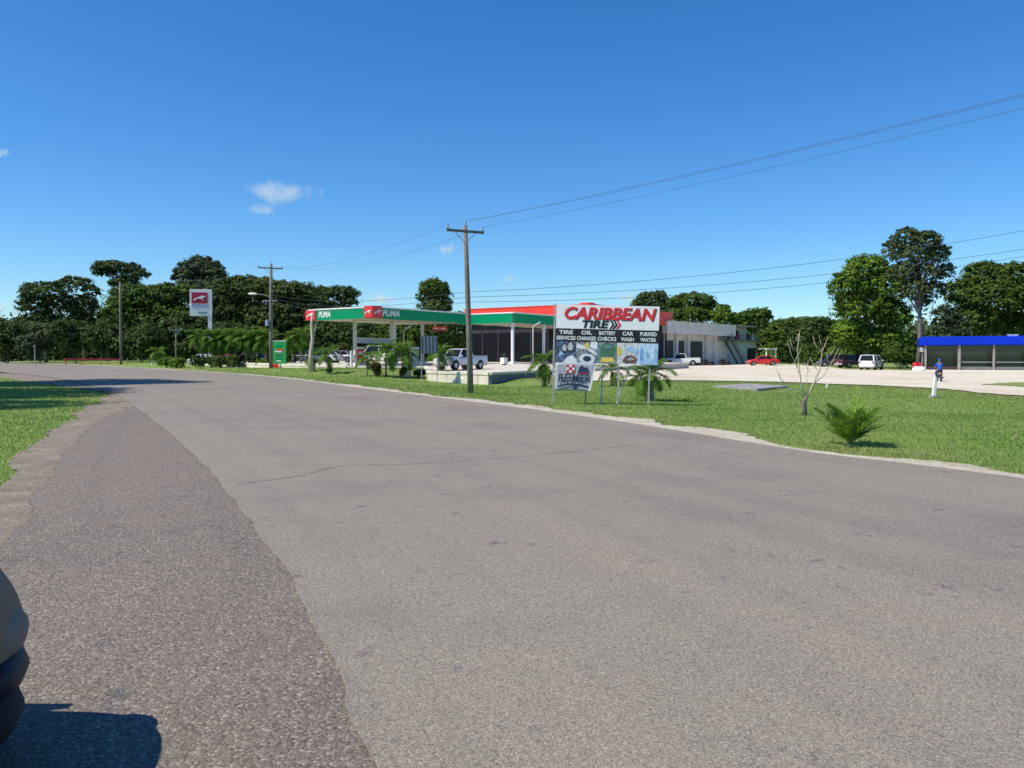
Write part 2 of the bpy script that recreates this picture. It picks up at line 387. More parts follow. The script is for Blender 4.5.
def text(name, body, size, loc, m, parent, bold=0.0, shear=0.0, align='CENTER', width=None, rot=(math.pi / 2, 0, 0), depth=.004, space=1.0, smallcaps=False):
    cu = bpy.data.curves.new(name, 'FONT'); cu.body = body; cu.size = size; cu.offset = bold; cu.shear = shear; cu.align_x = align; cu.align_y = 'CENTER'
    cu.extrude = depth; cu.resolution_u = 3; cu.space_character = space
    if smallcaps:
        cu.small_caps_scale = .72
        for i, ch in enumerate(body): cu.body_format[i].use_small_caps = True
    t = bpy.data.objects.new(name, cu); COL.objects.link(t)
    me = bpy.data.meshes.new_from_object(t); bpy.data.objects.remove(t); bpy.data.curves.remove(cu)
    n = len(me.vertices)
    if width and n:
        co = np.zeros(n * 3); me.vertices.foreach_get('co', co); co = co.reshape(-1, 3)
        co[:, 0] *= width / (co[:, 0].max() - co[:, 0].min()); me.vertices.foreach_set('co', co.ravel())
    me.materials.clear()
    o = link(name, me, m, parent); o.location = loc; o.rotation_euler = rot
    return o
def raw_mesh(name, V, F, attr=None):
    """V (n,3), F (k,m) numpy, all faces with m corners"""
    me = bpy.data.meshes.new(name); k, m = F.shape
    me.vertices.add(len(V)); me.vertices.foreach_set('co', V.astype(np.float32).ravel())
    me.loops.add(k * m); me.loops.foreach_set('vertex_index', F.astype(np.int32).ravel())
    me.polygons.add(k); me.polygons.foreach_set('loop_start', np.arange(0, k * m, m, dtype=np.int32))
    if attr is not None:
        a = me.attributes.new(attr[0], 'FLOAT', 'POINT'); a.data.foreach_set('value', attr[1].astype(np.float32))
    me.update(calc_edges=True); return me

# ================================================================= SETTING
# ground: one sheet to the horizon
rad = np.concatenate([[0.3], np.geomspace(1.5, 90, 130), np.geomspace(92, 5000, 60)]); na = 300
ang = np.linspace(0, 2 * math.pi, na, endpoint=False)
P2 = np.stack([np.outer(rad, np.sin(ang)).ravel(), np.outer(rad, np.cos(ang)).ravel()], 1)
Zg = hterr(P2)
Zg[poly_in(ROADPOLY, P2)] -= .06
V = np.column_stack([P2, Zg]); F = []
i, j = np.meshgrid(np.arange(len(rad) - 1), np.arange(na), indexing='ij'); j2 = (j + 1) % na
F = np.stack([i * na + j, (i + 1) * na + j, (i + 1) * na + j2, i * na + j2], -1).reshape(-1, 4)[:, ::-1]
V = np.vstack([V, [[0, 0, Zg[0]]]])
me = raw_mesh('ground', V, F)
g = struct(link('ground', me, M_GROUND, smooth=True))

def ribbon(name, A, B, lift, m, nc=6):
    """sheet between two edge lines, uv in metres"""
    n = len(A); t = np.linspace(0, 1, nc + 1)
    P = A[:, None, :] * (1 - t)[None, :, None] + B[:, None, :] * t[None, :, None]
    z = z0(P[..., 1]) + lift
    V = np.concatenate([P, z[..., None]], -1).reshape(-1, 3)
    i, j = np.meshgrid(np.arange(n - 1), np.arange(nc), indexing='ij'); w = nc + 1
    F = np.stack([i * w + j, (i + 1) * w + j, (i + 1) * w + j + 1, i * w + j + 1], -1).reshape(-1, 4)
    me = raw_mesh(name, V, F)
    s = np.concatenate([[0], np.cumsum(np.linalg.norm(np.diff((A + B) / 2, axis=0), axis=1))])
    wd = np.linalg.norm(A - B, axis=1)
    UV = np.stack([t[None, :] * wd[:, None], np.broadcast_to(s[:, None], (n, w))], -1).reshape(-1, 2)
    lay = me.uv_layers.new(name='uv'); lay.data.foreach_set('uv', UV[F.ravel()].astype(np.float32).ravel())
    o = link(name, me, m, smooth=True)
    bm = bmesh.new(); bm.from_mesh(me); bmesh.ops.recalc_face_normals(bm, faces=bm.faces)
    if sum(f.normal.z for f in bm.faces) < 0: bmesh.ops.reverse_faces(bm, faces=bm.faces)
    bm.to_mesh(me); bm.free()
    return struct(o)
def offset(L, d, jit=0.0):
    T = np.gradient(L, axis=0); T /= np.linalg.norm(T, axis=1)[:, None]
    N = np.stack([T[:, 1], -T[:, 0]], 1)      # right of travel
    k = np.convolve(RNG.normal(0, 1, len(L) + 8), np.ones(4) / 4, 'same')[4:-4] * jit
    return L + N * (d + k)[:, None]
dense = lambda L, n: np.stack([np.interp(np.linspace(0, 1, n), np.linspace(0, 1, len(L)), L[:, q]) for q in (0, 1)], 1)
RE2, LE2 = dense(RE, 1500), dense(LE, 1500)
ribbon('road', offset(LE2, 0, .035), offset(RE2, 0, .03), .03, M_ROAD, 8)
def seam(pxs, w):
    P = np.array([on_road(a, b) for a, b in pxs]); P = smooth(P, 90); P = P + np.cumsum(RNG.normal(0, .006, P.shape), 0)
    T = np.gradient(P, axis=0); T /= np.linalg.norm(T, axis=1)[:, None]; N = np.stack([T[:, 1], -T[:, 0]], 1); ww = (w * RNG.uniform(.25, 1.2, len(P)))[:, None]
    o = ribbon('seam', P - N * ww, P + N * ww, .035, M_TAR, 1); del o['kind']; o.parent = bpy.data.objects['road']
M_TAR = mat('bitumen_seam', (.185, .163, .14), .85, var=.3, vscale=9)
seam([(238, 487), (300, 478), (345, 468), (420, 466), (520, 459), (640, 447)], .013)
RE3 = offset(RE2, .85); RE3 = RE3 + np.column_stack([np.convolve(RNG.normal(0, .62, 1500), np.ones(9) / 9, 'same'), np.convolve(RNG.normal(0, .62, 1500), np.ones(9) / 9, 'same')])
ribbon('gravel_verge', offset(RE2, -.4), RE3, .012, M_EDGE, 4)
# wide coarse shoulder on the left (lay-by), its edge of pale dirt
SH = smooth([(26, -66), (8.5, -30), (-3.2, -6), (-4.2, 2), on_road(-60, 590), on_road(0, 545), on_road(50, 470), on_road(92, 425), on_road(122, 407), on_road(106, 391.5), (-50.5, 75.5)], NR)
def pair(A, B, n=500):
    return dense(A, n), dense(B, n)
k_end = np.argmin(np.linalg.norm(LE - np.array(on_road(112, 394)), axis=1)); LEc = LE[:k_end + 1]
s_end = np.argmin(np.linalg.norm(SH - np.array(on_road(120, 406)), axis=1)); SHc = SH[:s_end + 1]
# match the two edges by y so that the sheet does not shear
yy = np.concatenate([np.linspace(-60, 0, 60), np.linspace(.2, 27, 700)])
def by_y(L, yy):
    o = np.argsort(L[:, 1]); return np.stack([np.interp(yy, L[o, 1], L[o, 0]), yy], 1)
A, B = by_y(SHc, yy), by_y(LE, yy)
A[:, 0] = np.minimum(A[:, 0], B[:, 0] + .1)
ribbon('road_shoulder', A + np.column_stack([np.convolve(RNG.normal(0, .32, len(A)), np.ones(31) / 31, 'same'), np.zeros(len(A))]), B + np.array([.35, 0]), .02, M_BAY, 8)
DV = smooth([(20, -68), (5.5, -30), (-6.5, -6), (-7.6, 2), on_road(-150, 600), on_road(-25, 505), on_road(30, 448), on_road(75, 415), on_road(100, 398), on_road(98, 391), (-51.5, 75)], NR)
yy2 = np.concatenate([np.linspace(-60, 0, 60), np.linspace(.2, 74, 900)])
A, B = by_y(DV, yy2), by_y(LE, yy2)
A[:, 0] = np.minimum(A[:, 0], B[:, 0] - .25) + np.convolve(RNG.normal(0, .7, len(A)), np.ones(25) / 25, 'same')
ribbon('dirt_verge', A, B + np.array([.2, 0]), .008, M_DIRT, 6)
DIRTPOLY = np.vstack([A, B[::-1]])

def sheet(name, poly, m, lift, cell=2.0, zf=None):
    """sheet that follows the ground inside a polygon"""
    P = np.array(poly, float)
    lo, hi = P.min(0), P.max(0)
    gx, gy = np.meshgrid(np.arange(lo[0], hi[0], cell), np.arange(lo[1], hi[1], cell)); G = np.stack([gx.ravel(), gy.ravel()], 1) + RNG.uniform(-.2, .2, (gx.size, 2)) * cell
    G = G[poly_in(P, G)]; G = G[dist_poly(P, G) > cell * .3]
    vs = [Vector(p) for p in P] + [Vector(p) for p in G]; n = len(P)
    r = delaunay_2d_cdt(vs, [(i, (i + 1) % n) for i in range(n)], [], 1, 1e-4)
    V2 = np.array([(v.x, v.y) for v in r[0]]); z = (zf(V2) if zf else hterr(V2)) + lift
    me = bpy.data.meshes.new(name); me.from_pydata(np.column_stack([V2, z]).tolist(), [], [tuple(f) for f in r[2]])
    bm = bmesh.new(); bm.from_mesh(me); bmesh.ops.recalc_face_normals(bm, faces=bm.faces)
    if sum(f.normal.z for f in bm.faces) < 0: bmesh.ops.reverse_faces(bm, faces=bm.faces)
    bm.to_mesh(me); bm.free()
    return link(name, me, m, smooth=True)
def ragged(pts, step, amp):
    out = []; n = len(pts)
    for i in range(n):
        a, b = Vector(pts[i][:2]), Vector(pts[(i + 1) % n][:2]); k = max(1, int((b - a).length / step))
        for q in range(k):
            p = a.lerp(b, q / k); out.append((p.x + random.gauss(0, amp), p.y + random.gauss(0, amp)))
    return out
# forecourt slab of the filling station
U2 = Vector((.58, .815, 0)).normalized(); V2_ = Vector((-U2.y, U2.x, 0))     # receding right, receding left
def slab_z(y): return .57 + .0150 * (np.minimum(np.asarray(y, float), 88) - 57)
FA, FB, FB2, FB3, FC = (-1.6, 57.0), (-6.3, 60.2), (-8.0, 74.5), (-15.5, 75.2), (-23, 82)
FD, FE_, FF = (4.6, 66.2), (20, 91), (12, 140)
SLAB = np.array([FC, FB3, FB2, FB, FA, FD, FE_, FF, (-20, 128), (-44, 112)])
sp_ = sheet('forecourt', SLAB, CONC, 0, 3.0, lambda q: slab_z(q[:, 1])); struct(sp_)
LOT = [tuple(gp(x, y)[:2]) for x, y in ((596, 381.5), (660, 380.5), (760, 382), (870, 385.5), (935, 389), (1024, 396.5))]
LOT = [(3.0, 64.0)] + LOT + [(44, 37), (95, 30), (95, 84), (44, 84), (42, 93), tuple(gp(850, 370)[:2]), tuple(gp(832, 367.6)[:2]), (44, 124), (30, 140), (8, 128), (12, 84)]
LOTR = ragged(LOT, .8, .10)
lot = struct(sheet('gravel_lot', LOTR, M_GRAVEL, .05, 2.0)); LOTP = np.array(LOTR)
# grass patch left inside the gravel drive
pp = [tuple(gp(x, y)[:2]) for x, y in ((985, 385.5), (1010, 383.2), (1060, 383), (1100, 386), (1040, 388.5))]
PATCH = np.array(ragged(pp, .6, .15)); struct(sheet('grass_patch', PATCH, M_GROUND, .075, 1.5))

# forested hill far behind the lot
def hill(name, cx, cy, w, d, h, seed):
    n, k = 120, 40; rg = np.random.default_rng(seed)
    x = np.linspace(-1, 1, n); y = np.linspace(-1, 1, k); X, Y = np.meshgrid(x, y, indexing='ij')
    ph = rg.uniform(0, 6, 12)
    prof = np.clip(1 - X ** 2, 0, 1) ** .8 * np.clip(1 - Y ** 2, 0, 1) * (1 + .25 * np.sin(5 * X + ph[0]) + .15 * np.sin(11 * X + ph[1]))
    Z = h * prof + rg.uniform(0, .09 * h, X.shape) * np.clip(prof * 4, 0, 1)
    V = np.stack([cx + X * w, cy + Y * d, Z - 1], -1).reshape(-1, 3)
    i, j = np.meshgrid(np.arange(n - 1), np.arange(k - 1), indexing='ij')
    F = np.stack([i * k + j, (i + 1) * k + j, (i + 1) * k + j + 1, i * k + j + 1], -1).reshape(-1, 4)
    return struct(link(name, raw_mesh(name, V, F), M_HILL, smooth=False))
hill('hill', 240, 690, 130, 160, 27, 3)
hill('hill', -420, 760, 500, 160, 16, 5)

# ================================================================= TREES
def leaf_quads(C, N, size, rg, asp=.5):
    """one rhombic leaf spray at each centre C with normal N"""
    n = len(C); N = N / np.linalg.norm(N, axis=1)[:, None]
    r = rg.normal(size=(n, 3)); T = np.cross(N, r); T /= np.linalg.norm(T, axis=1)[:, None] + 1e-9; B = np.cross(N, T)
    s = (size * rg.uniform(.6, 1.35, n))[:, None]
    V = np.stack([C + T * s, C + B * s * asp, C - T * s * .8, C - B * s * asp], 1).reshape(-1, 3)
    return V, np.arange(4 * n).reshape(-1, 4)
def crown_points(blobs, dens, rc, rg, fill=.5, flat=.6):
    """leaf centres gathered in clumps through the volume of each blob (x,y,z,rx,ry,rz)"""
    Cs, Ns, tips = [], [], []
    for (x, y, z, rx, ry, rz) in blobs:
        vol = (rx * ry * rz) ** (1 / 3)
        K = max(8, int(fill * 90 * (vol / rc / 3.2) ** 2))
        u = rg.normal(size=(K, 3)); u /= np.linalg.norm(u, axis=1)[:, None]; u[:, 2] = np.where(u[:, 2] < -.45, -u[:, 2], u[:, 2])
        rr = rg.uniform(.45, 1.0, K) ** .6
        cc = np.array([x, y, z]) + u * rr[:, None] * np.array([rx, ry, rz]); tips += list(cc[:max(2, K // 5)])
        for c, uu in zip(cc, u):
            k = max(10, int(dens * 1.9 * rc * rc * rg.uniform(.6, 1.3))); q = rg.normal(size=(k, 3)); q /= np.linalg.norm(q, axis=1)[:, None]
            rad = rc * rg.uniform(.65, 1.35)
            p = q * rg.uniform(.35, 1, k)[:, None] * np.array([rad, rad, rad * flat])
            Cs.append(c + p); Ns.append(q * .8 + uu * .5 + np.array([0, 0, .7]) + rg.normal(0, .45, (k, 3)))
        k = int(K * dens * rc * rc * .5); q = rg.normal(size=(k, 3)); q /= np.linalg.norm(q, axis=1)[:, None]
        Cs.append(np.array([x, y, z]) + q * rg.uniform(.55, 1.08, k)[:, None] * np.array([rx, ry, rz])); Ns.append(q + np.array([0, 0, .6]) + rg.normal(0, .5, (k, 3)))
    return np.vstack(Cs), np.vstack(Ns), tips
TREE_N = 0
def tree(name, label, px, pyb, D, blobs_px, leaf, rc_px=6.0, size=.42, dens=22, fill=.5, trunk_r=.25, bark=BARK, group='trees', lean=0.0, deep=.8, base_xy=None, nbr=9, cat='tree', flat=.6):
    """blobs_px: (px, py, half width px, half height px) at distance D"""
    global TREE_N; TREE_N += 1; rg = np.random.default_rng(100 + TREE_N); k = D / FPX
    b = at(px, pyb, D); b.z = hz(b.x, b.y)
    blobs = []
    for (bx, by, rw, rh) in blobs_px:
        c = at(bx, by, D + rg.uniform(-.35, .35) * rw * k * deep); blobs.append((c.x, c.y, c.z, rw * k, rw * k * deep, rh * k))
    root = thing(name, label, cat, b, 0, group)
    C, N, tips = crown_points(blobs, dens * 1.45, rc_px * .72 * k, rg, fill, flat)
    C = C - np.array(b); ok = C[:, 2] > .1; C, N = C[ok], N[ok]
    Vv, Ff = leaf_quads(C, N, size * .78, rg)
    link('crown', raw_mesh('crown', Vv, Ff), leaf, root)
    cx, cy, cz = [np.average([bb[q] for bb in blobs], weights=[bb[3] for bb in blobs]) for q in range(3)]
    top = Vector((cx - b.x, cy - b.y, cz - b.z)); h = top.z
    tb = MB(); pts = [Vector((0, 0, -.3))]
    for q in (.25, .5, .75, 1.0):
        pts.append(Vector((top.x * q ** 2.2 + rg.normal(0, .012) * h, top.y * q ** 2.2, h * q)))
    tb.tube(pts, [trunk_r * 1.35, trunk_r, trunk_r * .8, trunk_r * .65, trunk_r * .4], 9)
    rg.shuffle(tips)
    for tp in tips[:nbr]:
        tp = Vector(tp) - b; s = pts[2].lerp(pts[3], rg.uniform(0, 1)) if tp.z > pts[2].z else pts[2]
        mid = s.lerp(tp, .5) + Vector((rg.normal(0, .04) * h, rg.normal(0, .04) * h, .05 * h))
        tb.tube([s, mid, tp], [trunk_r * .42, trunk_r * .27, trunk_r * .1], 6)
    part('trunk', tb, bark, root, True)
    return root
GL = 'trees beyond the road bend'
tree('tree', 'low dark tree at the far left edge of the picture', 4, 361, 150, [(2, 333, 22, 15), (-12, 345, 24, 14), (14, 345, 18, 14)], LEAF_DARK, 6, .42, group=GL)
tree('tree', 'tall feathery dark tree at far left with ragged top', 46, 361, 148, [(46, 293, 26, 12), (34, 306, 18, 14), (60, 312, 24, 18), (40, 328, 26, 16), (62, 338, 28, 16)], LEAF_DARK, 5, .4, fill=.36, group=GL)
tree('tree', 'thin-topped spreading tree just left of the bare streetside pole', 84, 361, 162, [(74, 284, 20, 8), (92, 291, 10, 6), (84, 306, 18, 13), (92, 328, 20, 22)], LEAF_OLIVE, 5, .4, fill=.3, group=GL)
tree('tree', 'flat umbrella-crowned dark tree rising above the bare pole', 122, 361, 156, [(116, 267, 24, 6), (104, 272, 13, 5), (134, 274, 15, 7), (124, 283, 14, 7)], LEAF_DARK, 4.5, .38, fill=.6, group=GL)
tree('tree', 'broad mid-green tree between the bare pole and the red pylon sign', 158, 361, 150, [(140, 299, 36, 15), (172, 297, 32, 14), (128, 318, 30, 18), (165, 322, 38, 20), (150, 342, 40, 16)], LEAF_MID, 7, .45, group=GL)
tree('tree', 'tall round dark-crowned tree standing out above the red pylon sign', 200, 361, 175, [(200, 270, 23, 13), (186, 276, 13, 9), (214, 277, 14, 10), (200, 288, 26, 10)], LEAF_GREY, 5.5, .45, fill=.62, group=GL)
tree('tree', 'huge wide spreading olive tree behind the lamp pole', 262, 361, 138, [(250, 289, 42, 12), (288, 294, 36, 12), (222, 300, 28, 14), (232, 318, 40, 18), (282, 318, 44, 20), (316, 310, 20, 14), (256, 337, 50, 16), (312, 334, 28, 16)], LEAF_OLIVE, 7, .42, dens=24, fill=.6, trunk_r=.6, group=GL)
tree('tree', 'dark flat-topped tree showing above the left end of the green canopy', 336, 361, 152, [(340, 293, 20, 7), (322, 294, 16, 7), (346, 301, 13, 6), (332, 312, 26, 8)], LEAF_DARK, 5, .4, fill=.55, group=GL)
tree('tree', 'dense dark undergrowth tree behind the palm row and pylon sign', 205, 361, 130, [(190, 330, 28, 18), (225, 338, 32, 16), (205, 348, 40, 12)], LEAF_DARK, 6, .4, group=GL, fill=.7)
tree('tree', 'dark tree filling the gap under the left half of the canopy', 355, 361, 128, [(330, 335, 28, 16), (362, 334, 26, 15), (345, 350, 34, 10)], LEAF_DARK, 6, .4, group=GL, fill=.7)
tree('tree', 'green tree seen under the right half of the fuel canopy', 410, 361, 125, [(395, 336, 22, 14), (424, 333, 24, 15), (410, 348, 30, 11)], LEAF_MID, 6, .38, group=GL, fill=.65)
GC = 'trees behind the filling station'
tree('tree', 'compact bright-edged tree rising alone behind the canopy beside the near pole', 437, 361, 128, [(434, 289, 15, 11), (442, 298, 12, 12), (426, 297, 10, 10), (434, 308, 18, 9)], LEAF_MID, 4.5, .36, fill=.7, group=GC)
tree('tree', 'low wide dark tree peeping over the canopy right of the near pole', 456, 361, 140, [(458, 317, 14, 5), (438, 320, 16, 6), (450, 335, 24, 14)], LEAF_DARK, 4.5, .38, group=GC)
tree('tree', 'dark round-topped tree directly behind the red box sign', 655, 361, 165, [(654, 299, 17, 8), (640, 307, 12, 7), (664, 312, 22, 10)], LEAF_DARK, 5, .42, fill=.6, group=GC)
tree('tree', 'wide dark tree over the garage roof', 694, 361, 160, [(692, 302, 24, 9), (714, 312, 18, 9), (690, 316, 30, 10)], LEAF_MID, 5, .42, fill=.55, group=GC)
tree('tree', 'yellowish palm-like tree over the join of garage and two-storey block', 722, 361, 150, [(722, 314, 10, 8), (728, 320, 14, 8)], LEAF_BRIGHT, 4, .4, fill=.6, group=GC)
tree('tree', 'small rounded tree above the two-storey block', 756, 361, 160, [(758, 315, 15, 7), (745, 318, 12, 7), (752, 325, 20, 8)], LEAF_MID, 4.5, .42, fill=.6, group=GC)
GR = 'trees beyond the gravel lot'
tree('tree', 'dark tree right behind the red sedan', 790, 361, 146, [(788, 331, 20, 14), (772, 340, 16, 14), (796, 346, 24, 13)], LEAF_MID, 5, .38, fill=.7, group=GR)
tree('tree', 'dark-topped tree between the bare tree and the broad bright one', 820, 361, 140, [(818, 329, 18, 13), (806, 340, 18, 14), (826, 346, 22, 13)], LEAF_DARK, 5, .38, fill=.7, group=GR)
tree('tree', 'broad bright-green dense tree above the white wagon', 868, 363, 104, [(867, 270, 24, 16), (850, 288, 21, 19), (884, 286, 22, 18), (862, 308, 30, 20), (890, 316, 20, 18), (850, 335, 20, 16), (880, 342, 26, 14)], LEAF_BRIGHT, 6, .30, dens=40, fill=.62, trunk_r=.35, group=GR)
tree('tree', 'tallest grey-green airy tree with a bare pale trunk', 918, 366, 95, [(906, 237, 14, 10), (926, 241, 16, 11), (892, 251, 11, 11), (911, 257, 18, 13), (938, 255, 14, 12), (947, 272, 9, 9), (928, 274, 15, 12), (902, 273, 14, 12), (915, 290, 16, 12), (936, 290, 10, 9), (902, 294, 8, 8), (925, 303, 9, 8)], LEAF_TALL, 4.0, .26, dens=40, fill=.52, trunk_r=.27, bark=BARK_DARK, group=GR, nbr=12)
tree('tree', 'big leafy tree spreading behind the blue-roofed shop', 985, 363, 118, [(985, 276, 24, 15), (1012, 278, 24, 16), (965, 294, 20, 16), (1000, 300, 38, 20), (1034, 296, 28, 24), (975, 320, 30, 16), (1015, 326, 34, 14)], LEAF_MID, 6, .33, dens=36, fill=.6, trunk_r=.45, group=GR)
tree('tree', 'young pale-green tree between the tall trunk and the blue shop', 945, 365, 112, [(945, 318, 14, 14), (940, 338, 16, 14), (958, 330, 12, 16)], LEAF_GREY, 5, .32, fill=.6, group=GR)
# big trees left of the view whose shade falls over the verge
GS = 'trees shading the left verge'
def side_tree(label, x, y, blobs, tr):
    z = hz(x, y); rg = np.random.default_rng(int(abs(x * 7 + y))); root = thing('shade_tree', label, 'tree', (x, y, z), 0, GS)
    C, N, tips = crown_points([(bx, by, bz, r, r, rz) for bx, by, bz, r, rz in blobs], 26, 1.0, rg, .7)
    Vv, Ff = leaf_quads(C, N, .24, rg); link('crown', raw_mesh('crown', Vv, Ff), LEAF_MID, root)
    tb = MB(); h = blobs[0][2]; tb.tube([(0, 0, -.3), (.1, 0, h * .4), (.2, .1, h)], [tr * 1.3, tr, tr * .5], 9)
    for tp in tips[:8]: tb.tube([(.1, 0, h * .5), Vector(tp) * .5 + Vector((0, 0, h * .3)), tp], [tr * .4, tr * .25, .04], 6)
    part('trunk', tb, BARK, root, True)
side_tree('big shade tree outside the left edge, over the road bend', -39, 46.0, [(0, 0, 14, 6, 3.5), (3, 1, 17, 3.5, 2.4), (-3, -1, 12, 5, 3), (0, 4, 15, 5, 3)], .35)
side_tree('shade tree outside the left edge, over the mown verge', -31.5, 32.5, [(0, 0, 12, 4.8, 3.0), (-2, 3.5, 13, 4.8, 2.5), (-1, 1, 10.5, 4.5, 2)], .3)
side_tree('smaller shade tree outside the left edge, nearest the camera', -26.2, 25.5, [(0, 0, 11, 3.2, 1.6), (-2, .5, 10, 3.0, 1.5)], .22)

# far woods that read as one mass
def woods(name, label, x0, x1, D, tops, leaf, n, size, seed):
    rg = np.random.default_rng(seed); px = rg.uniform(x0, x1, n); top = np.interp(px, [t[0] for t in tops], [t[1] for t in tops]) + 5 * np.sin(px * .21) + 3 * np.sin(px * .53 + 1)
    k = 9; py = rg.uniform(0, 1, n) ** .8 * (360 - top) + top; Cc = np.array([at(a, b, D + rg.uniform(0, 14)) for a, b in zip(px, py)])
    C = (Cc[:, None, :] + rg.normal(0, 1, (n, k, 3)) * np.array([1.1, 1.1, .8])).reshape(-1, 3); C[:, 2] = np.maximum(C[:, 2], .5)
    N = rg.normal(0, .6, C.shape) + np.array([-.2, -.7, .7]); Vv, Ff = leaf_quads(C, N, size, rg)
    struct(link(name, raw_mesh(name, Vv, Ff), leaf), 'stuff', label, 'woodland')
woods('woodland', 'dark wood closing the view behind the road bend and station', -90, 480, 182, [(-90, 330), (20, 322), (120, 312), (330, 312), (480, 328)], LEAF_DARK, 5200, .5, 1)
woods('woodland', 'dark wood closing the view behind the gravel lot', 600, 1130, 178, [(600, 330), (760, 328), (840, 325), (1130, 318)], LEAF_DARK, 4600, .5, 2)

# shrubs
def shrub(label, px, py, w, h, leaf=LEAF_MID, D=None, group='shrubs', size=None, dens=60, name='shrub'):
    b = gp(px, py)
    if D: b = at(px, py, D); b.z = hz(b.x, b.y)
    k = b.y / FPX; rg = np.random.default_rng(int(px * 13 + py)); root = thing(name, label, 'shrub', b, 0, group)
    W, H = w * k, h * k
    bl = [(rg.uniform(-.3, .3) * W, rg.uniform(-.3, .3) * W, H * rg.uniform(.3, .75), W * .3, W * .3, H * .3) for _ in range(6)]
    C, N, tips = crown_points(bl, dens / max(.2, min(W, H)), min(W, H) * .2, rg, .9)
    C[:, 2] = np.abs(C[:, 2]) + .02
    Vv, Ff = leaf_quads(C, N, size or max(.06, 1.2 * k), rg); link('foliage', raw_mesh('foliage', Vv, Ff), leaf, root)
    tb = MB()
    for tp in tips[:5]: tb.tube([(0, 0, -.1), Vector(tp) * .5, tp], [.035, .025, .012], 5)
    part('stem', tb, BARK, root)
GB = 'bushes under the far trees'
for i, (px, w, h, lab) in enumerate(((8, 36, 46, 'dark bush at the far left edge under the trees'), (40, 36, 40, 'wide grey-green bush behind the thin roadside post'), (76, 40, 44, 'dark bush behind the red barrier rails'), (108, 40, 44, 'dark bush left of the bare pole foot'), (142, 40, 40, 'dark bush right of the bare pole foot'))):
    shrub(lab, px, 361, w, h, (LEAF_DARK, LEAF_GREY, LEAF_DARK, LEAF_DARK, LEAF_DARK)[i], D=135 - i * 2, group=GB, size=.3, dens=70)
for px, py, w, h, lf, D, lab in ((810, 366, 34, 22, LEAF_MID, 120, 'bush at the back of the lot behind the bare tree'), (842, 366, 26, 22, LEAF_BRIGHT, 112, 'bright bush left of the white wagon'), (900, 367, 34, 26, LEAF_MID, 98, 'dense green bush between the white wagon and the tall trunk'), (768, 366, 22, 14, LEAF_BRIGHT, 128, 'pale bush behind the white pergola'), (935, 366, 26, 30, LEAF_DARK, 100, 'dark bush beside the blue shop wall')):
    shrub(lab, px, py, w, h, lf, D=D, group='bushes behind the lot', size=.2, dens=70)
shrub('low clipped bush at the foot of the palm row, left of the pylon sign', 182, 365, 24, 10, LEAF_BRIGHT, D=96, group='low bushes by the palm row', size=.14)
shrub('low yellow-green bush left of the small T-shaped pole', 166, 365, 14, 10, LEAF_BRIGHT, D=98, group='low bushes by the palm row', size=.14)
shrub('low bush at the foot of the green price board', 262, 367, 14, 8, LEAF_BRIGHT, D=90, group='low bushes by the palm row', size=.14)
shrub('brownish bush under the middle of the palm row', 240, 366, 14, 15, LEAF_BROWN, D=94, group='low bushes by the palm row', size=.14)
for px_, w_, lf_, lab_ in ((201, 16, LEAF_DARK, 'low dark bush at the foot of the pylon pole'), (222, 18, LEAF_MID, 'low green bush under the palm row right of the pylon pole'), (254, 18, LEAF_DARK, 'low dark bush under the palm row left of the lamp pole'), (212, 14, LEAF_OLIVE, 'low olive bush touching the pylon pole on its right'), (233, 14, LEAF_MID, 'low green bush next to the brownish bush'), (291, 12, LEAF_MID, 'low green bush right of the green price board')):
    shrub(lab_, px_, 366, w_, 12, lf_, D=93, group='low bushes by the palm row', size=.14)
shrub('dark rounded bush on the lawn before the fuel canopy', 377, 377, 11, 14, LEAF_BROWN, group='lawn shrubs', size=.09)
shrub('tiny shrub at the foot of the left lawn palm', 328.5, 374, 6, 7, LEAF_DARK, group='lawn shrubs', size=.08)
shrub('grey-green mound of plants against the forecourt wall', 419, 378, 16, 8, LEAF_GREY, group='lawn shrubs', size=.08)
shrub('leafy creeper clump at the foot of the dark palm trunk', 403, 378, 7, 11, LEAF_DARK, group='lawn shrubs', size=.08)

# ---------------------------------------------------------------- palms
def frond_mesh(L, droop, npair, leaf_len, w, up0, seed, twist=0.0):
    """a pinnate frond leaving the origin along +x, rising at up0 and drooping"""
    rg = np.random.default_rng(seed); mb = MB(); n = 12; pts = []; a = up0; p = Vector((0, 0, 0))
    for i in range(n + 1):
        pts.append(p.copy()); p = p + Vector((math.cos(a), 0, math.sin(a))) * (L / n); a -= droop / n * (1.0 + i / n)
    mb.tube(pts, [max(.004, .012 * L * (1 - i / n) ** .7) for i in range(n + 1)], 5)
    for q in range(npair):
        t = .14 + .86 * (q + .5) / npair; f = t * n; i = min(int(f), n - 1); b = pts[i].lerp(pts[i + 1], f - i)
        d = (pts[i + 1] - pts[i]).normalized(); upv = Vector((-d.z, 0, d.x))
        ll = leaf_len * math.sin(math.pi * min(1, .22 + t * .8)) ** .7 * rg.uniform(.85, 1.1)
        for s in (-1, 1):
            dr = (d * rg.uniform(.55, .8) + Vector((0, s, 0)) * 1.0 + upv * rg.uniform(-.05, .35)).normalized()
            tip = b + dr * ll + Vector((0, 0, -.38 * ll * (1 if npair < 40 else .25))); mid = b + dr * ll * .5
            sd = d * w
            mb.add([b - sd, b + sd, mid + sd * 1.1, tip, mid - sd * 1.1], [(0, 1, 2, 4), (4, 2, 3)])
    return mb.mesh('frond')
FR = {}
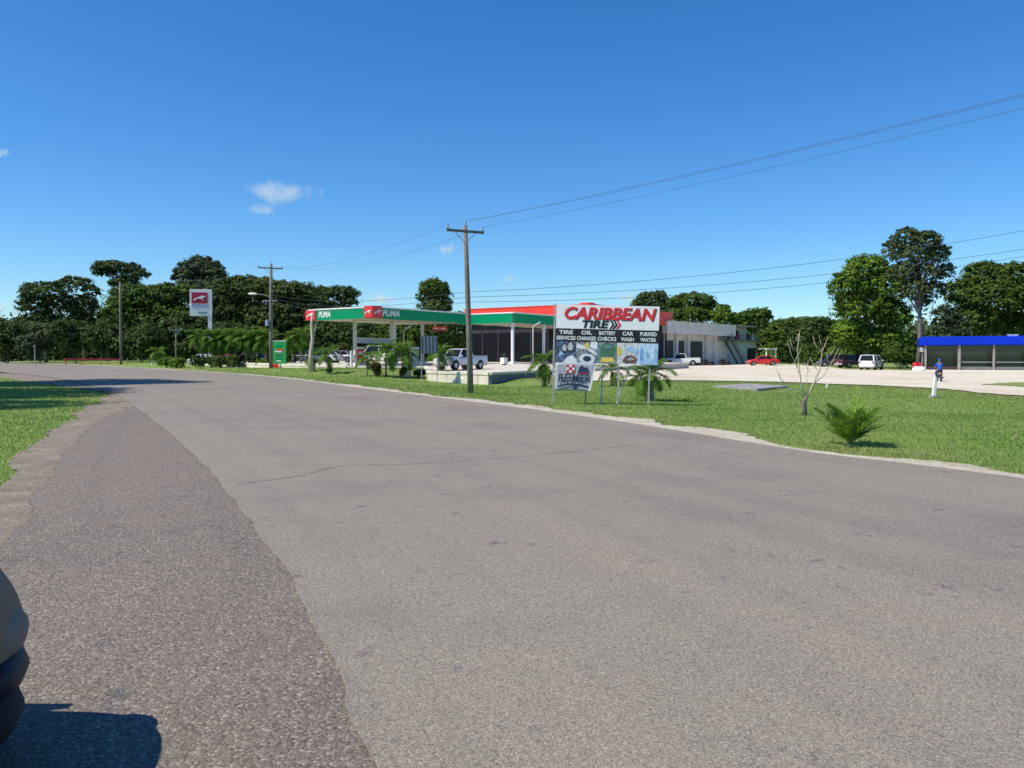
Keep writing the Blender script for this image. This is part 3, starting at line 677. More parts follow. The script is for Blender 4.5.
def palm(label, base, trunk_h, L, nf=11, leaf=LEAF_PALM, group='palms', tr=.08, lean=(0, 0), low=-.5, high=1.25, kind='std', name='palm_tree', bark=BARK_PALM, droop=1.45, seed=0, dry=0):
    rg = random.Random(seed + int(base[0] * 10)); root = thing(name, label, 'palm', base, 0, group)
    top = Vector((lean[0], lean[1], trunk_h))
    mb = MB(); pts = [Vector((lean[0] * q ** 1.8, lean[1] * q ** 1.8, trunk_h * q - .1 * (q == 0))) for q in (0, .25, .5, .75, 1)]
    mb.tube(pts, [tr * 1.5, tr * 1.05, tr, tr * .9, tr * .85], 8); part('trunk', mb, bark, root, True)
    if kind not in FR: FR[kind] = [frond_mesh(1, droop * f * .62, 30 if kind == 'std' else 44, .36 if kind == 'std' else .32, .014 if kind == 'std' else .0115, 0, 31 + i) for i, f in enumerate((.8, 1.0, 1.25))]
    RACH = mat('yellow_rachis', (.30, .33, .08), .6, var=.2, vscale=4)
    for i in range(nf):
        az = 2 * math.pi * (i * .381966 + rg.uniform(-.04, .04)); el = high + (low - high) * (i / max(1, nf - 1)) ** 1.1
        isdry = i >= nf - dry; me = FR[kind][(i * 7) % 3]
        if isdry or leaf is not LEAF_PALM:
            me = me.copy(); me.materials.clear(); me.materials.append(LEAF_DRY if isdry else leaf)
        o = link('frond', me, leaf, root)
        s = L * rg.uniform(.85, 1.1) * (.75 if i < 2 else 1)
        o.location = top; o.rotation_euler = (rg.uniform(-.2, .2), -el, az); o.scale = (s, s, s)
        if kind == 'big':
            pts = []; a_ = 0.0; p_ = Vector((0, 0, .012)); dd = droop * .62 * (.8, 1.0, 1.25)[(i * 7) % 3]
            for q in range(13):
                pts.append(p_.copy()); p_ = p_ + Vector((math.cos(a_), 0, math.sin(a_))) / 12; a_ -= dd / 12 * (1 + q / 12)
            part('rachis', MB().tube(pts, [.017 * (1 - q / 14) for q in range(13)], 6), RACH, o, True)
    return root
GP = 'palms on the station lawn'
def lawn_palm(label, px, py, top_py, frond_px, D=None, seed=0, **kw):
    b = gp(px, py)
    if D: b = at(px, py, D); b.z = hz(b.x, b.y)
    k = b.y / FPX; H = (357 - top_py) * k + CAM_H - b.z
    return palm(label, b, H, frond_px * 1.25 * k, seed=seed, **{**dict(group=GP), **kw})
lawn_palm('small palm at the left of the lawn row, beside the leaning pale trunk', 328, 374, 355, 14, seed=1)
lawn_palm('short bushy palm hugging the leaning pale trunk', 314, 371, 356, 12, seed=2, low=-.9)
lawn_palm('slim palm before the canopy column', 367, 376, 358, 13, seed=3, tr=.05)
lawn_palm('taller drooping palm behind the dark round bush', 386, 376.5, 352, 20, seed=4, tr=.08, nf=13)
lawn_palm('drooping palm with a dark clad trunk left of the ribbed sign back', 403, 378, 353, 19, seed=5, tr=.10, nf=13)
lawn_palm('palm half behind the ribbed sign back, beside the silver pickup', 439, 380, 353, 17, seed=6, tr=.09, nf=12)
lawn_palm('bushy palm just left of the big tyre billboard', 544, 387, 362, 19, seed=7, tr=.11, nf=15, low=-1.1, dry=2)
lawn_palm('wide drooping palm behind the right leg of the billboard', 653, 401, 374, 26, seed=8, tr=.06, nf=13, bark=BARK_PALE, lean=(-.1, 0))
lawn_palm('second trunk palm crossing behind the billboard brace', 648, 401, 378, 20, seed=18, tr=.05, nf=9, bark=BARK_PALE, lean=(-.28, .1))
lawn_palm('low palm half hidden behind the banner gap of the billboard', 612, 386, 370, 18, seed=9, tr=.1, nf=11)
GPR = 'row of palms behind the pylon sign'
row = ((203, 'leftmost palm of the row, left of the pylon pole'), (213, 'palm of the row just right of the pylon pole'), (221, 'third palm of the row from the pylon pole'), (230, 'palm with the paler trunk in the row'), (239, 'palm at the middle of the row over the brown bush'), (249, 'palm of the row over the dark gap'), (258, 'palm of the row left of the lamp pole'), (266, 'palm of the row directly behind the lamp pole'), (293, 'palm just right of the green price board'), (301, 'palm between the price board and the leaning pale trunk'))
for i, (px, lab) in enumerate(row):
    lawn_palm(lab, px, 365, 336.5 + (i % 3) * 1.5, 15, D=97 - i * .6, seed=20 + i, group=GPR, tr=.13, nf=18, low=-1.1)
lawn_palm('small palm beside the white marker post at the far left', 158, 364, 352, 11, D=106, seed=40, group=GPR, nf=12, low=-.9)
# coconut seedling by the road, no trunk
cs = gp(850, 446)
palm('young coconut palm sprouting fronds straight from the roadside grass', cs, .03, .95, nf=15, leaf=LEAF_COCO, group='roadside plants', tr=.07, low=.70, high=1.40, kind='big', name='coconut_seedling', seed=3, droop=.6)
# leaning pale trunk on the lawn
bt = gp(311.5, 372); k = bt.y / FPX
t = thing('dead_tree', 'crooked pale bare trunk on the lawn under the left canopy corner', 'tree trunk', bt); mb = MB()
mb.tube([(0, 0, -.2), (-.05, 0, 1.6), (.12, 0, 3.0), (0, .1, 4.2), (.1, .1, 5.2)], [.24, .18, .15, .12, .08], 9); part('trunk', mb, BARK_PALE, t, True)
mb = MB(); mb.tube([(.12, 0, 3.0), (.35, .1, 3.8), (.4, .1, 4.3)], [.07, .05, .03], 6); part('branch', mb, BARK_PALE, t, True)

# bare, almost dead tree
bd = gp(804, 416); k = bd.y / FPX
t = thing('bare_tree', 'bare pale leafless small tree with forked upright branches', 'tree', bd); rg = random.Random(4)
P = lambda px, py, dy=0: Vector(((px - 804) * k, dy, (416 - py) * k))
mb = MB(); mb.tube([P(804, 419), P(805, 409, .02), P(803, 404), P(806, 397)], [.095, .07, .085, .055], 9); part('trunk', mb, BARK_DARK, t, True)
for i, (pl, r) in enumerate(([[(806, 398), (797, 392), (789, 388), (779, 379), (771, 366)], .026], [[(805, 398), (800, 385), (797, 368), (794, 350), (795, 334)], .034], [[(797, 368), (790, 355), (786, 342)], .018], [[(807, 398), (812, 385), (818, 370), (819, 352), (824, 338)], .034], [[(812, 385), (821, 377), (828, 364), (834, 348)], .024], [[(803, 402), (792, 396), (784, 390), (776, 388)], .02], [[(806, 396), (808, 378), (811, 360)], .022], [[(796, 350), (800, 340), (801, 331)], .012], [[(819, 352), (815, 344), (814, 336)], .012], [[(828, 364), (836, 358), (839, 351)], .011], [[(789, 388), (781, 387), (772, 383)], .011], [[(794, 352), (788, 346), (783, 344)], .009])):
    dy = rg.uniform(-.35, .35); n = len(pl); mb = MB()
    mb.tube([P(x, y, dy * q / (n - 1)) for q, (x, y) in enumerate(pl)], [.75 * r * (1 - .75 * q / (n - 1)) for q in range(n)], 6); part('branch', mb, BARK_PALE, t, True)
for (ax, ay, tx, ty) in ((790, 389, 778, 392), (779, 379, 774, 370), (796, 360, 803, 348), (794, 350, 791, 338), (798, 374, 792, 362), (815, 378, 822, 366), (818, 370, 812, 358), (819, 352, 826, 346), (824, 370, 833, 366), (828, 364, 826, 352), (831, 356, 838, 346), (809, 372, 804, 362), (785, 385, 780, 376), (800, 385, 793, 378), (821, 346, 818, 336), (795, 342, 799, 333)):
    dy = rg.uniform(-.3, .3); part('twig', MB().tube([P(ax, ay, dy * .6), P((ax + tx) / 2 + rg.uniform(-1, 1), (ay + ty) / 2, dy * .8), P(tx, ty, dy)], [.011, .008, .004], 5), BARK_PALE, t, True)
C = np.array([P(x + rg.uniform(-3, 3), y + rg.uniform(-3, 3), rg.uniform(-.3, .3)) for x, y in ((792, 398), (794, 402), (797, 336), (801, 330), (815, 336), (824, 340), (834, 350), (776, 385), (790, 350)) for _ in range(4)])
Vv, Ff = leaf_quads(C, np.random.default_rng(3).normal(size=C.shape), .035, np.random.default_rng(4)); link('leaves', raw_mesh('leaves', Vv, Ff), LEAF_BRIGHT, t)

# ================================================================= BUILDINGS
def rot_of(d): return math.atan2(d.y, d.x)
RU = rot_of(U2)                                   # local x = receding right, local y = receding left
def onplane(px, py, z):
    d = ray(px, py); t = (z - CAM_H) / d.z; return Vector((d.x * t, d.y * t, z))
# forecourt retaining wall, panel by panel (parts of the forecourt)
def wall_run(a, b, n, m, thick=.25, bot=1.15, over=.03):
    a, b = Vector(a), Vector(b); d = b - a; L = d.length; rz = rot_of(d)
    for i in range(n):
        c = a + d * ((i + .5) / n); zt = float(slab_z(c.y)) - .012
        mb = MB().box((c.x, c.y, zt - bot / 2), (L / n - .035, thick, bot), rz)
        part('wall_panel', mb, m, sp_, bevel=.015)
    mid = a + d * .5
    mb = MB(); n_ = 10
    za, zb = float(slab_z(a.y)), float(slab_z(b.y))
    ux, uy = d.x / L, d.y / L; nx, ny = uy, -ux
    vs = []
    for (p, zz) in ((a, za), (b, zb)):
        for o, h in ((-.18, -.14), (.17, -.14), (.17, .035), (-.18, .035)): vs.append((p.x + nx * o, p.y + ny * o, zz + h))
    mb.add(vs, [(0, 1, 2, 3), (7, 6, 5, 4), (0, 4, 5, 1), (1, 5, 6, 2), (2, 6, 7, 3), (3, 7, 4, 0)])
    part('kerb_coping', mb, CONCW, sp_)
wall_run(FB, FA, 6, CONCW); wall_run(FA, FD, 8, CONC_DARK); wall_run(FD, FE_, 10, CONC); wall_run(FB2, FB, 12, CONC); wall_run(FB3, FB2, 6, CONCW); wall_run(FC, FB3, 8, CONCW); wall_run((-44, 112), FC, 18, CONCW)  # right-hand run faces away from the sun; its shade is put into darker concrete

def canopy(root, ox, oy, LX, LY, zb, zt, text_on=True):
    """deck with its near corner at (0,0): +x recedes right, +y recedes left"""
    mb = MB().box((LX / 2, LY / 2, (zb + zt) / 2 + .03), (LX - .16, LY - .16, zt - zb - .12)); part('deck', mb, SOFFIT, root)
    th = .1; H = zt - zb
    mb = MB().box((LX / 2 + .05, 0, (zb + zt) / 2 - .05), (LX - .1, th, H - .14)); part('fascia', mb, GREEN, root)
    mb = MB().box((0, LY / 2 + .05, (zb + zt) / 2 - .05), (th, LY - .1, H - .14)); part('fascia', mb, GREEN, root)
    mb = MB().box((LX / 2, LY, (zb + zt) / 2 - .05), (LX - .1, th, H - .14)); part('fascia', mb, GREEN, root)
    mb = MB().box((LX, LY / 2, (zb + zt) / 2 - .05), (th, LY - .2, H - .14)); part('fascia', mb, GREEN, root)
    mb = MB().box((LX / 2, -.01, zt - .055), (LX + .14, .16, .13)).box((LX / 2, LY + .01, zt - .055), (LX + .14, .16, .13))
    mb.box((-.01, LY / 2, zt - .056), (.16, LY - .16, .13)).box((LX + .01, LY / 2, zt - .056), (.16, LY - .16, .13)); part('white_trim', mb, WHITE, root)
    mb = MB()
    for q in range(1, 5): mb.box((LX * q / 5, LY / 2, zb + .01), (.06, LY - .4, .05))
    part('soffit_joint', mb, CONC, root)
# main fuel canopy
C1 = Vector((-12.75, 73.2, 0)); CZB, CZT = 5.22, 6.33
can = thing('fuel_canopy', 'green and white filling station canopy with red logo corner boxes', 'canopy', C1, RU)
LX1, LY1 = 14.2, 8.6
canopy(can, 0, 0, LX1, LY1, CZB, CZT)
def logo_cat(parent, c, ax, s):
    """white leaping shape on the red box; ax: 'x' face along local x, 'y' face along local y"""
    poly = [(-.5, -.12), (-.36, .02), (-.12, .10), (.1, .22), (.34, .24), (.5, .12), (.36, .10), (.2, .02), (.3, -.14), (.2, -.12), (.06, 0), (-.16, -.02), (-.34, -.12), (-.44, -.22)]
    mb = MB(); mb.prism([(x * s, z * s) for x, z in poly], -.012, .012); o = part('logo_mark', mb, WHITE, parent); o.location = c
    if ax == 'y': o.rotation_euler = (0, 0, -math.pi / 2)
    return o
zc = (CZB + CZT) / 2 + .02
b1 = part('logo_box', MB().box((.45, .35, zc + .03), (1.3, 1.15, 1.12)), RED_LOGO, can, bevel=.08)
logo_cat(b1, (.45, -.245, zc), 'x', .95); logo_cat(b1, (-.22, .35, zc), 'y', .8)
b2 = part('logo_box', MB().box((.32, LY1 - .3, zc - .06), (.95, 1.5, .98)), RED_LOGO, can, bevel=.08)
logo_cat(b2, (-.175, LY1 - .3, zc - .05), 'y', 1.0)
text('lettering', 'PUMA', .78, (2.35, -.06, zc - .05), WHITE, can, bold=.02, shear=.25, width=2.3)
text('lettering', 'PUMA', .78, (-.06, LY1 - 2.2, zc - .05), WHITE, can, bold=.02, shear=.25, width=1.7, rot=(math.pi / 2, 0, -math.pi / 2))
def column(root, x, y, zb, zt, r=.19, m=OFFWHITE):
    mb = MB().box((x, y, (zb + zt) / 2), (r * 2, r * 2, zt - zb)); c = part('column', mb, m, root, bevel=.03)
    part('column_base', MB().box((x, y, zb + .12), (r * 2 + .3, r * 2 + .3, .3)), WHITE, c)
def slab_at(local, C):
    p = C + Matrix.Rotation(RU, 3, 'Z') @ Vector(local); return float(slab_z(p.y))
for (x, y) in ((1.9, 4.3), (6.9, 4.3), (11.6, 4.3), (4.4, 1.5)):
    column(can, x, y, slab_at((x, y, 0), C1) - .02, CZB + .05, .14)
# number board between two columns
part('number_board', MB().box((4.4, 4.3, 3.25), (4.6, .12, .42)), GREYSTRIP, can)
part('number_board_trim', MB().box((4.4, 4.3, 3.52), (4.75, .2, .12)), OFFWHITE, can)
# red sign hanging under the canopy
hp = at(439.5, 328.5, 86); hs = thing('hanging_sign', 'red sign with white lettering hung under the green canopy edge', 'sign', hp, R(18))
part('panel', MB().box((0, 0, 0), (1.62, .08, .46)), RED_LOGO, hs)
for x in (-.6, .6): part('hanger', MB().tube([(x, 0, .23), (x, 0, .62)], .025, 6), GALV, hs)
part('writing_strip', MB().box((-.36, -.045, .0), (.6, .012, .14)), WHITE, hs); part('writing_strip', MB().box((.4, -.045, .0), (.55, .012, .14)), WHITE, hs)
# second canopy in front of the shop
C2 = Vector((.15, 83.0, 0)); can2 = thing('fuel_canopy', 'second green canopy in front of the red-topped shop, without logo boxes', 'canopy', C2, RU)
Z2B, Z2T = 5.22, 6.35; canopy(can2, 0, 0, 19, 7.0, Z2B, Z2T)
for (x, y) in ((.55, .5), (.6, 6.2), (6.5, .5), (12.5, .5)):
    column(can2, x, y, slab_at((x, y, 0), C2) - .02, Z2B + .05, .13, WHITE)
# shop with red parapet
C3 = Vector((9.4, 97, 0)); UU = Vector((.67, .742, 0)).normalized(); RUU = rot_of(UU)
shop = thing('station_shop', 'dark-glazed station shop with a tall red parapet band', 'building', C3, RU)
LX3, LY3, zs = 24.0, 19.4, float(slab_z(95))
part('parapet', MB().box((LX3 / 2, LY3 / 2, 7.15), (LX3, LY3, 1.85)), RED, shop)
part('parapet_cap', MB().box((LX3 / 2, LY3 / 2, 8.12), (LX3 + .12, LY3 + .12, .08)), RED, shop)
part('roof_box', MB().box((1.6, 1.2, 8.26), (1.6, 1.2, .22)), RED, shop)
part('wall', MB().box((LX3 / 2, LY3 / 2, (6.22 + .2) / 2), (LX3 - 1.2, LY3 - 1.2, 6.0)), INT_DARK, shop)
for i in range(7):
    y = 1.2 + i * 2.6
    w = part('window', MB().box((.57, y + 1.2, 2.9), (.05, 2.42, 3.9)), SHADE_GLASS, shop)
    part('mullion', MB().box((.54, y - .06, 2.9), (.09, .09, 4.0)), STEEL_DARK, w)
for i in range(7):
    x = 1.2 + i * 2.8
    w = part('window', MB().box((x + 1.3, .57, 2.9), (2.6, .05, 3.9)), SHADE_GLASS, shop)
    part('mullion', MB().box((x - .06, .54, 2.9), (.09, .09, 4.0)), STEEL_DARK, w)
# low white wall and pumps under the canopy
def slab_pt(px, y): 
    p = at(px, 360, y); p.z = float(slab_z(y)); return p
p = slab_pt(346, 100); part_ = thing('boundary_wall', 'low white wall at the back of the forecourt seen under the canopy', 'wall', p, 0)
part('wall', MB().box((0, 0, .55), (5.6, .2, 1.3)), WHITE, part_); part('coping', MB().box((0, 0, 1.24), (5.7, .28, .08)), CONC, part_)
def pump(label, px, y, m):
    p = slab_pt(px, y); t = thing('fuel_pump', label, 'fuel pump', p, RU, 'fuel pumps')
    part('island', MB().box((0, 0, .07), (2.2, 1.0, .16)), WHITE, t); part('body', MB().box((0, 0, .85), (.9, .55, 1.4)), m, t, bevel=.05)
    part('display', MB().box((0, -.285, 1.15), (.6, .03, .35)), WHITE, t); part('head', MB().box((0, 0, 1.68), (1.0, .6, .22)), WHITE, t, bevel=.03)
    for s in (-1, 1):
        h = part('hose', MB().tube([(s * .5, -.1, 1.3), (s * .62, -.1, .7), (s * .58, -.1, .35), (s * .5, -.1, .9)], .025, 6), RUBBER, t)
        part('nozzle', MB().box((s * .5, -.14, 1.0), (.06, .12, .25)), STEEL_DARK, h)
pump('red fuel pump left of the white van under the canopy', 359, 80.5, RED_LOGO)
pump('white fuel pump in the shade below the canopy right half', 414, 84, OFFWHITE)
pp_ = slab_pt(351, 77); t = thing('bollard', 'white bollard beside the red fuel pump', 'bollard', pp_); part('post', MB().tube([(0, 0, -.05), (0, 0, 1.35)], .09, 10), WHITE, t); part('cap', MB().ell((0, 0, 1.35), (.09, .09, .06)), WHITE, t)
# white planter box with a plant on the apron
p = slab_pt(504, 79); t = thing('planter_box', 'small white box planter with a spiky plant on the apron', 'planter', p, RU)
part('box', MB().box((0, 0, .42), (.62, .5, .62)), WHITE, t, bevel=.02); part('foot', MB().box((0, 0, .06), (.4, .3, .12)), STEEL_DARK, t)
rgp = np.random.default_rng(5); C = rgp.normal(0, .12, (60, 3)) + np.array([0, 0, 1.0]); Vv, Ff = leaf_quads(C, rgp.normal(size=C.shape), .13, rgp, .2); link('plant', raw_mesh('plant', Vv, Ff), LEAF_GREY, t)
# white flower pots at the foot of the wall
for px, py, lab in ((407.5, 377.5, 'white tapered pot on the lawn by the creeper palm'), (446, 382, 'white pot at the foot of the forecourt wall left of the near pole'), (464, 383.5, 'white pot at the wall hard by the near pole')):
    b = gp(px, py); t = thing('flower_pot', lab, 'pot', b, 0, 'white pots along the wall'); mb = MB(); s = .30
    mb.tube([(0, 0, -.03), (0, 0, .25), (0, 0, .46)], [s * .6, s * .85, s * 1.05], 12); part('pot', mb, WHITE, t, True); part('soil', MB().tube([(0, 0, .44), (0, 0, .475)], s * .9, 12), BARK, t)
    C = rgp.normal(0, .1, (40, 3)) + np.array([0, 0, .58]); Vv, Ff = leaf_quads(C, rgp.normal(size=C.shape), .09, rgp, .4); link('plant', raw_mesh('plant', Vv, Ff), LEAF_MID, t)

# garage beside the shop
G0 = Vector((21.6, 115.5, .4)); gar = thing('garage_building', 'long off-white workshop with dark roller doors beside the white pickup', 'building', G0, RUU)
LG, DG, HG = 20.5, 14, 6.5
part('wall', MB().box((LG / 2, DG / 2 + .3, 2.25), (LG, DG, 4.9)), GREYWALL, gar)
part('fascia', MB().box((LG / 2, DG / 2 - .4, 5.55), (LG + .6, DG + 1.4, 1.75)), GREYWALL, gar)
part('roof_edge', MB().box((LG / 2, DG / 2 - .4, 6.46), (LG + .75, DG + 1.55, .1)), OFFWHITE, gar)
for x, w in ((2.6, 1.9), (5.6, 2.4), (10.3, 4.0)):
    d = part('door', MB().box((x, .27, 1.75), (w, .08, 3.9)), INT_DARK, gar)
    for q in range(6): part('slat', MB().box((x, .22, .35 + q * .6), (w - .1, .04, .54)), BLACK, d)
    part('frame', MB().box((x, .26, 3.78), (w + .3, .14, .16)), OFFWHITE, d)
for x in (.2, 4.1, 7.6, 13.2, 16.0): part('pier', MB().box((x, .1, 2.3), (.55, .5, 4.75)), GREYWALL, gar)
for q in range(7):  # tyres and drums stacked before the wall are things of their own
    pass
# two-storey block at the end
B0 = Vector((35.5, 132.6, .45)); blk = thing('two_storey_block', 'two-storey whitewashed block with outside stair and balcony', 'building', B0, RUU)
part('wall', MB().box((6.0, 5, 1.85), (12, 9, 4.3)), OFFWHITE, blk)
up = part('upper_wall', MB().box((7.0, 6.2, 5.2), (11.5, 7, 2.7)), GREYWALL, blk)
part('roof', MB().box((7.0, 5.6, 6.66), (12.6, 9.0, .2)), CONC, blk)
bal = part('balcony', MB().box((6.0, .9, 4.03), (12.3, 2.4, .14)), CONC_DARK, blk)
for q in range(16): part('baluster', MB().tube([(.1 + q * .8, -.2, 4.1), (.1 + q * .8, -.2, 5.0)], .035, 6), STEEL_DARK, bal)
part('handrail', MB().box((6.0, -.2, 5.03), (12.2, .08, .07)), STEEL_DARK, bal)
for x, w in ((3.2, 1.0), (6.0, 1.4), (9.0, 1.4)): part('window', MB().box((x, 2.67, 5.1), (w, .1, 1.5)), GLASS_DARK, blk)
part('door', MB().box((10.3, .47, 1.4), (3.2, .1, 2.8)), INT_DARK, blk)
part('door', MB().box((4.6, 2.66, 4.95), (.9, .12, 1.8)), BLACK, blk)
st = part('stair', MB().box((-1.2, -2.6, 2.05), (6.2, .12, .3), 0, 0, R(40)).box((-1.2, -1.5, 2.05), (6.2, .12, .3), 0, 0, R(40)), STEEL_DARK, blk)
for q in range(14): part('tread', MB().box((-3.5 + q * .36, -2.05, 4.0 - (13 - (13 - q)) * .30), (.34, 1.0, .05)), STEEL_DARK, st)
part('stair_rail', MB().tube([(-3.6, -2.65, 5.0), (1.2, -2.65, .95)], .05, 6).tube([(-3.6, -2.65, 4.5), (1.2, -2.65, .5)], .04, 6), STEEL_DARK, blk)
part('landing', MB().box((-2.2, -1.9, 4.0), (5.2, 2.0, .12)), CONC_DARK, blk)
# washing on the balcony rail
for i, (x, w, h, m, lab) in enumerate(((3.9, .9, .8, RED_SIGN, 'dark red cloth hung over the balcony rail'), (7.2, 1.4, 1.0, DENIM, 'dark blue blanket hung over the balcony rail'), (9.4, .8, .9, GREYSTRIP, 'pale blue cloth hung at the far end of the balcony rail'))):
    wp = B0 + Matrix.Rotation(RUU, 3, 'Z') @ Vector((x, -.2, 5.06)); t = thing('hung_cloth', lab, 'cloth', wp, RUU, 'washing on the balcony')
    part('cloth', MB().prism([(-w / 2, -h), (-w / 6, -h * .94), (w / 5, -h * 1.04), (w / 2, -h * .97), (w / 2, .03), (-w / 2, .03)], -.11, -.06), m, t)
# tyres stacked by the workshop wall
for i, (px, n) in enumerate(((704.5, 3), (711, 2), (722, 3), (727.5, 2))):
    p = at(px, 366, 117 + i * 1.5); p.z = hz(p.x, p.y) + .05
    for q in range(n):
        t = thing('tyre', 'black tyre, %s in the stack %s the white pickup' % (('lowest', 'second', 'topmost')[q], ('just right of', 'second right of', 'third right of', 'fourth right of')[i]), 'tyre', (p.x, p.y, p.z + .16 + q * .31), 0, 'tyres stacked outside the workshop')
        mb = MB(); mb.tube([(.36 * math.cos(a), .36 * math.sin(a), 0) for a in np.linspace(0, 2 * math.pi, 17)], .15, 8, False); part('tread', mb, RUBBER, t, True)
        part('bead', MB().tube([(0, 0, -.1), (0, 0, .1)], .22, 12), BLACK, t)
# pergola by the red sedan
pg = at(771, 366, 119); pg.z = hz(pg.x, pg.y) + .04; t = thing('pergola', 'small white post-and-rail pergola with climbing plants behind the red sedan', 'pergola', pg, RUU)
for x in (-1.6, 0, 1.6): part('post', MB().box((x, 0, 1.15), (.16, .16, 2.3)), WHITE, t)
part('beam', MB().box((0, 0, 2.36), (3.6, .14, .14)), WHITE, t)
for q in range(6): part('rafter', MB().box((-1.5 + q * .6, .5, 2.47), (.08, 1.6, .08)), WHITE, t)
C = rgp.normal(0, 1, (500, 3)) * np.array([.9, .3, .45]) + np.array([0, .3, 2.2]); Vv, Ff = leaf_quads(C, rgp.normal(size=C.shape), .17, rgp, .4); link('climber', raw_mesh('climber', Vv, Ff), LEAF_BRIGHT, t)

# blue-roofed shop
BX, BY = 43.8, 85.0; bz = hz(50, 85) + .02
bs = thing('blue_shop', 'low glass-fronted shop with a bright blue roof fascia', 'building', (BX, BY, bz), R(-25))
LB, DB = 26, 11
part('floor_slab', MB().box((LB / 2, DB / 2 - .5, .02), (LB + .6, DB + 1.6, .24)), CONCW, bs)
part('roof_fascia', MB().prism([(-.35, 2.72), (LB + .35, 2.72), (LB + .35, 3.62), (-.35, 3.62)], -.35, DB + .3), BLUE, bs, bevel=.04)
part('wall', MB().box((LB / 2, DB - .2, 1.45), (LB - .3, .2, 2.55)).box((.15, DB / 2 + .2, 1.45), (.14, DB - .5, 2.55)), INT_DARK, bs)
part('interior_floor', MB().box((LB / 2, DB / 2, .16), (LB - .5, DB - .5, .04)), CONC_DARK, bs)
for i in range(9):
    x = .1 + i * 3.12
    part('post', MB().box((x, .0, 1.43), (.26 if i % 2 else .2, .22, 2.58)), CONC_GREY, bs)
for i in range(8):
    x = .1 + i * 3.12 + 1.56
    w = part('window', MB().box((x, .09, 1.5), (2.8, .03, 2.35)), PANE, bs)
    if i: part('rail', MB().box((x, .05, .95), (2.8, .06, .06)), GALV, w)
    part('frame', MB().box((x, .05, 2.2), (2.8, .06, .06)), STEEL_DARK, w)
    part('kick_panel', MB().box((x, .05, .33), (2.8, .08, .3)), (CONC_DARK if i else P_MAROON), w)
for i in range(8):
    x = .1 + i * 3.12 + 1.56
    sh = part('shelf_unit', MB().box((x, 2.6, .65), (2.3, .5, .95)).box((x, 2.75, 1.5), (2.3, .2, .08)).box((x, 2.9, 1.35), (2.35, .05, 1.5)), (OFFWHITE if i % 2 else CONC), bs)
    for q in range(6): part('goods', MB().box((x - .95 + q * .38, 2.45, 1.26 + .04 * (q % 3)), (.3, .22, .26 + .08 * (q % 2))), (PGRY_, RED_LOGO, OFFWHITE, GREENB_, YEL, GREYSTRIP)[(q + i) % 6], sh)
ra = part('roof_vent', MB().box((8.2, 2.0, 3.70), (.9, .7, .17)), WHITE, bs); part('vent_cap', MB().box((8.2, 2.0, 3.81), (1.0, .8, .04)), WHITE, ra)
# red and white things at the foot of the tall tree
for px, y, lab, mt, h in ((915.5, 87.5, 'red drum at the foot of the tall pale trunk', RED_LOGO, .9), (921, 87.0, 'second red drum, beside the blue shop corner', RED_SIGN, .9)):
    p = at(px, 370, y); p.z = hz(p.x, p.y); t = thing('oil_drum', lab, 'drum', p, 0, 'red drums'); mb = MB()
    mb.tube([(0, 0, 0), (0, 0, h)], .29, 14); part('barrel', mb, mt, t); 
    for q in (.05, .35, .65): part('hoop', MB().tube([(0, 0, h * q), (0, 0, h * q + .04)], .31, 14), mt, t)
for px, y, lab in ((917, 84.2, 'whitewashed rock left at the blue shop corner'), (921.5, 83.5, 'whitewashed rock right at the blue shop corner')):
    p = at(px, 370, y); p.z = hz(p.x, p.y); t = tag(part('rock', MB().ell((0, 0, .18), (.5, .4, .36), 9, 6), WHITE, None), lab, 'rock', 'whitewashed rocks'); t.location = p
p = at(922.5, 345, 86); p.z = hz(p.x, p.y); t = thing('notice_board', 'small white notice on a thin post by the tall trunk', 'sign', p); part('post', MB().tube([(0, 0, -.1), (0, 0, 2.6)], .04, 7), GALV, t); part('panel', MB().box((0, -.06, 2.3), (.62, .04, .5)), WHITE, t)

# ================================================================= POLES, WIRES, SIGNS
def catenary(a, b, sag, n=40):
    a, b = Vector(a), Vector(b); return [a.lerp(b, q / n) - Vector((0, 0, 4 * sag * (q / n) * (1 - q / n))) for q in range(n + 1)]
def wire(label, runs, r=.0055):
    mb = MB()
    for pts in runs: mb.tube(pts, r, 5)
    o = part('overhead_wire', mb, WIRE, None, True); return tag(o, label, 'cable', 'overhead wires')
def upole(label, base, top, arm_z, arm_len, arm_rz, r0, r1, m=WOOD_POLE, group='utility poles'):
    t = thing('utility_pole', label, 'utility pole', base, 0, group); d = top - base
    part('pole', MB().tube([Vector((0, 0, -.6)), d * .33, d * .66, d], [r0 * 1.05, r0 * .95, (r0 + r1) / 2, r1], 12), m, t, True)
    c = d * (arm_z / d.z); ends = []
    if arm_len:
        ax = Vector((math.cos(arm_rz), math.sin(arm_rz), 0))
        part('crossarm', MB().box(c + Vector((0, -r1 - .05, 0)), (arm_len, .09, .12), arm_rz), m, t)
        for s in (-1, 1):
            e = c + ax * s * (arm_len / 2 - .06) + Vector((0, -r1 - .05, .06)); ends.append(base + e + Vector((0, 0, .2)))
            i = part('insulator', MB().tube([e, e + Vector((0, 0, .07)), e + Vector((0, 0, .13)), e + Vector((0, 0, .2))], [.03, .06, .045, .05], 8), GREYSTRIP, t)
            part('brace', MB().tube([c + ax * s * arm_len * .28 + Vector((0, -r1 - .02, -.05)), c + Vector((0, -r1, -.55))], .018, 6), GALV, t)
        part('insulator', MB().tube([d, d + Vector((0, 0, .1)), d + Vector((0, 0, .2))], [.04, .06, .04], 8), GREYSTRIP, t)
    return t, ends
b1_ = gp(471, 393.5); t1_ = at(465.3, 225.5, b1_.y)
b2_ = gp(271, 368.3); t2_ = at(271, 264, b2_.y)
LD = (b1_ - b2_); arm_rz = math.atan2(LD.x, -LD.y)
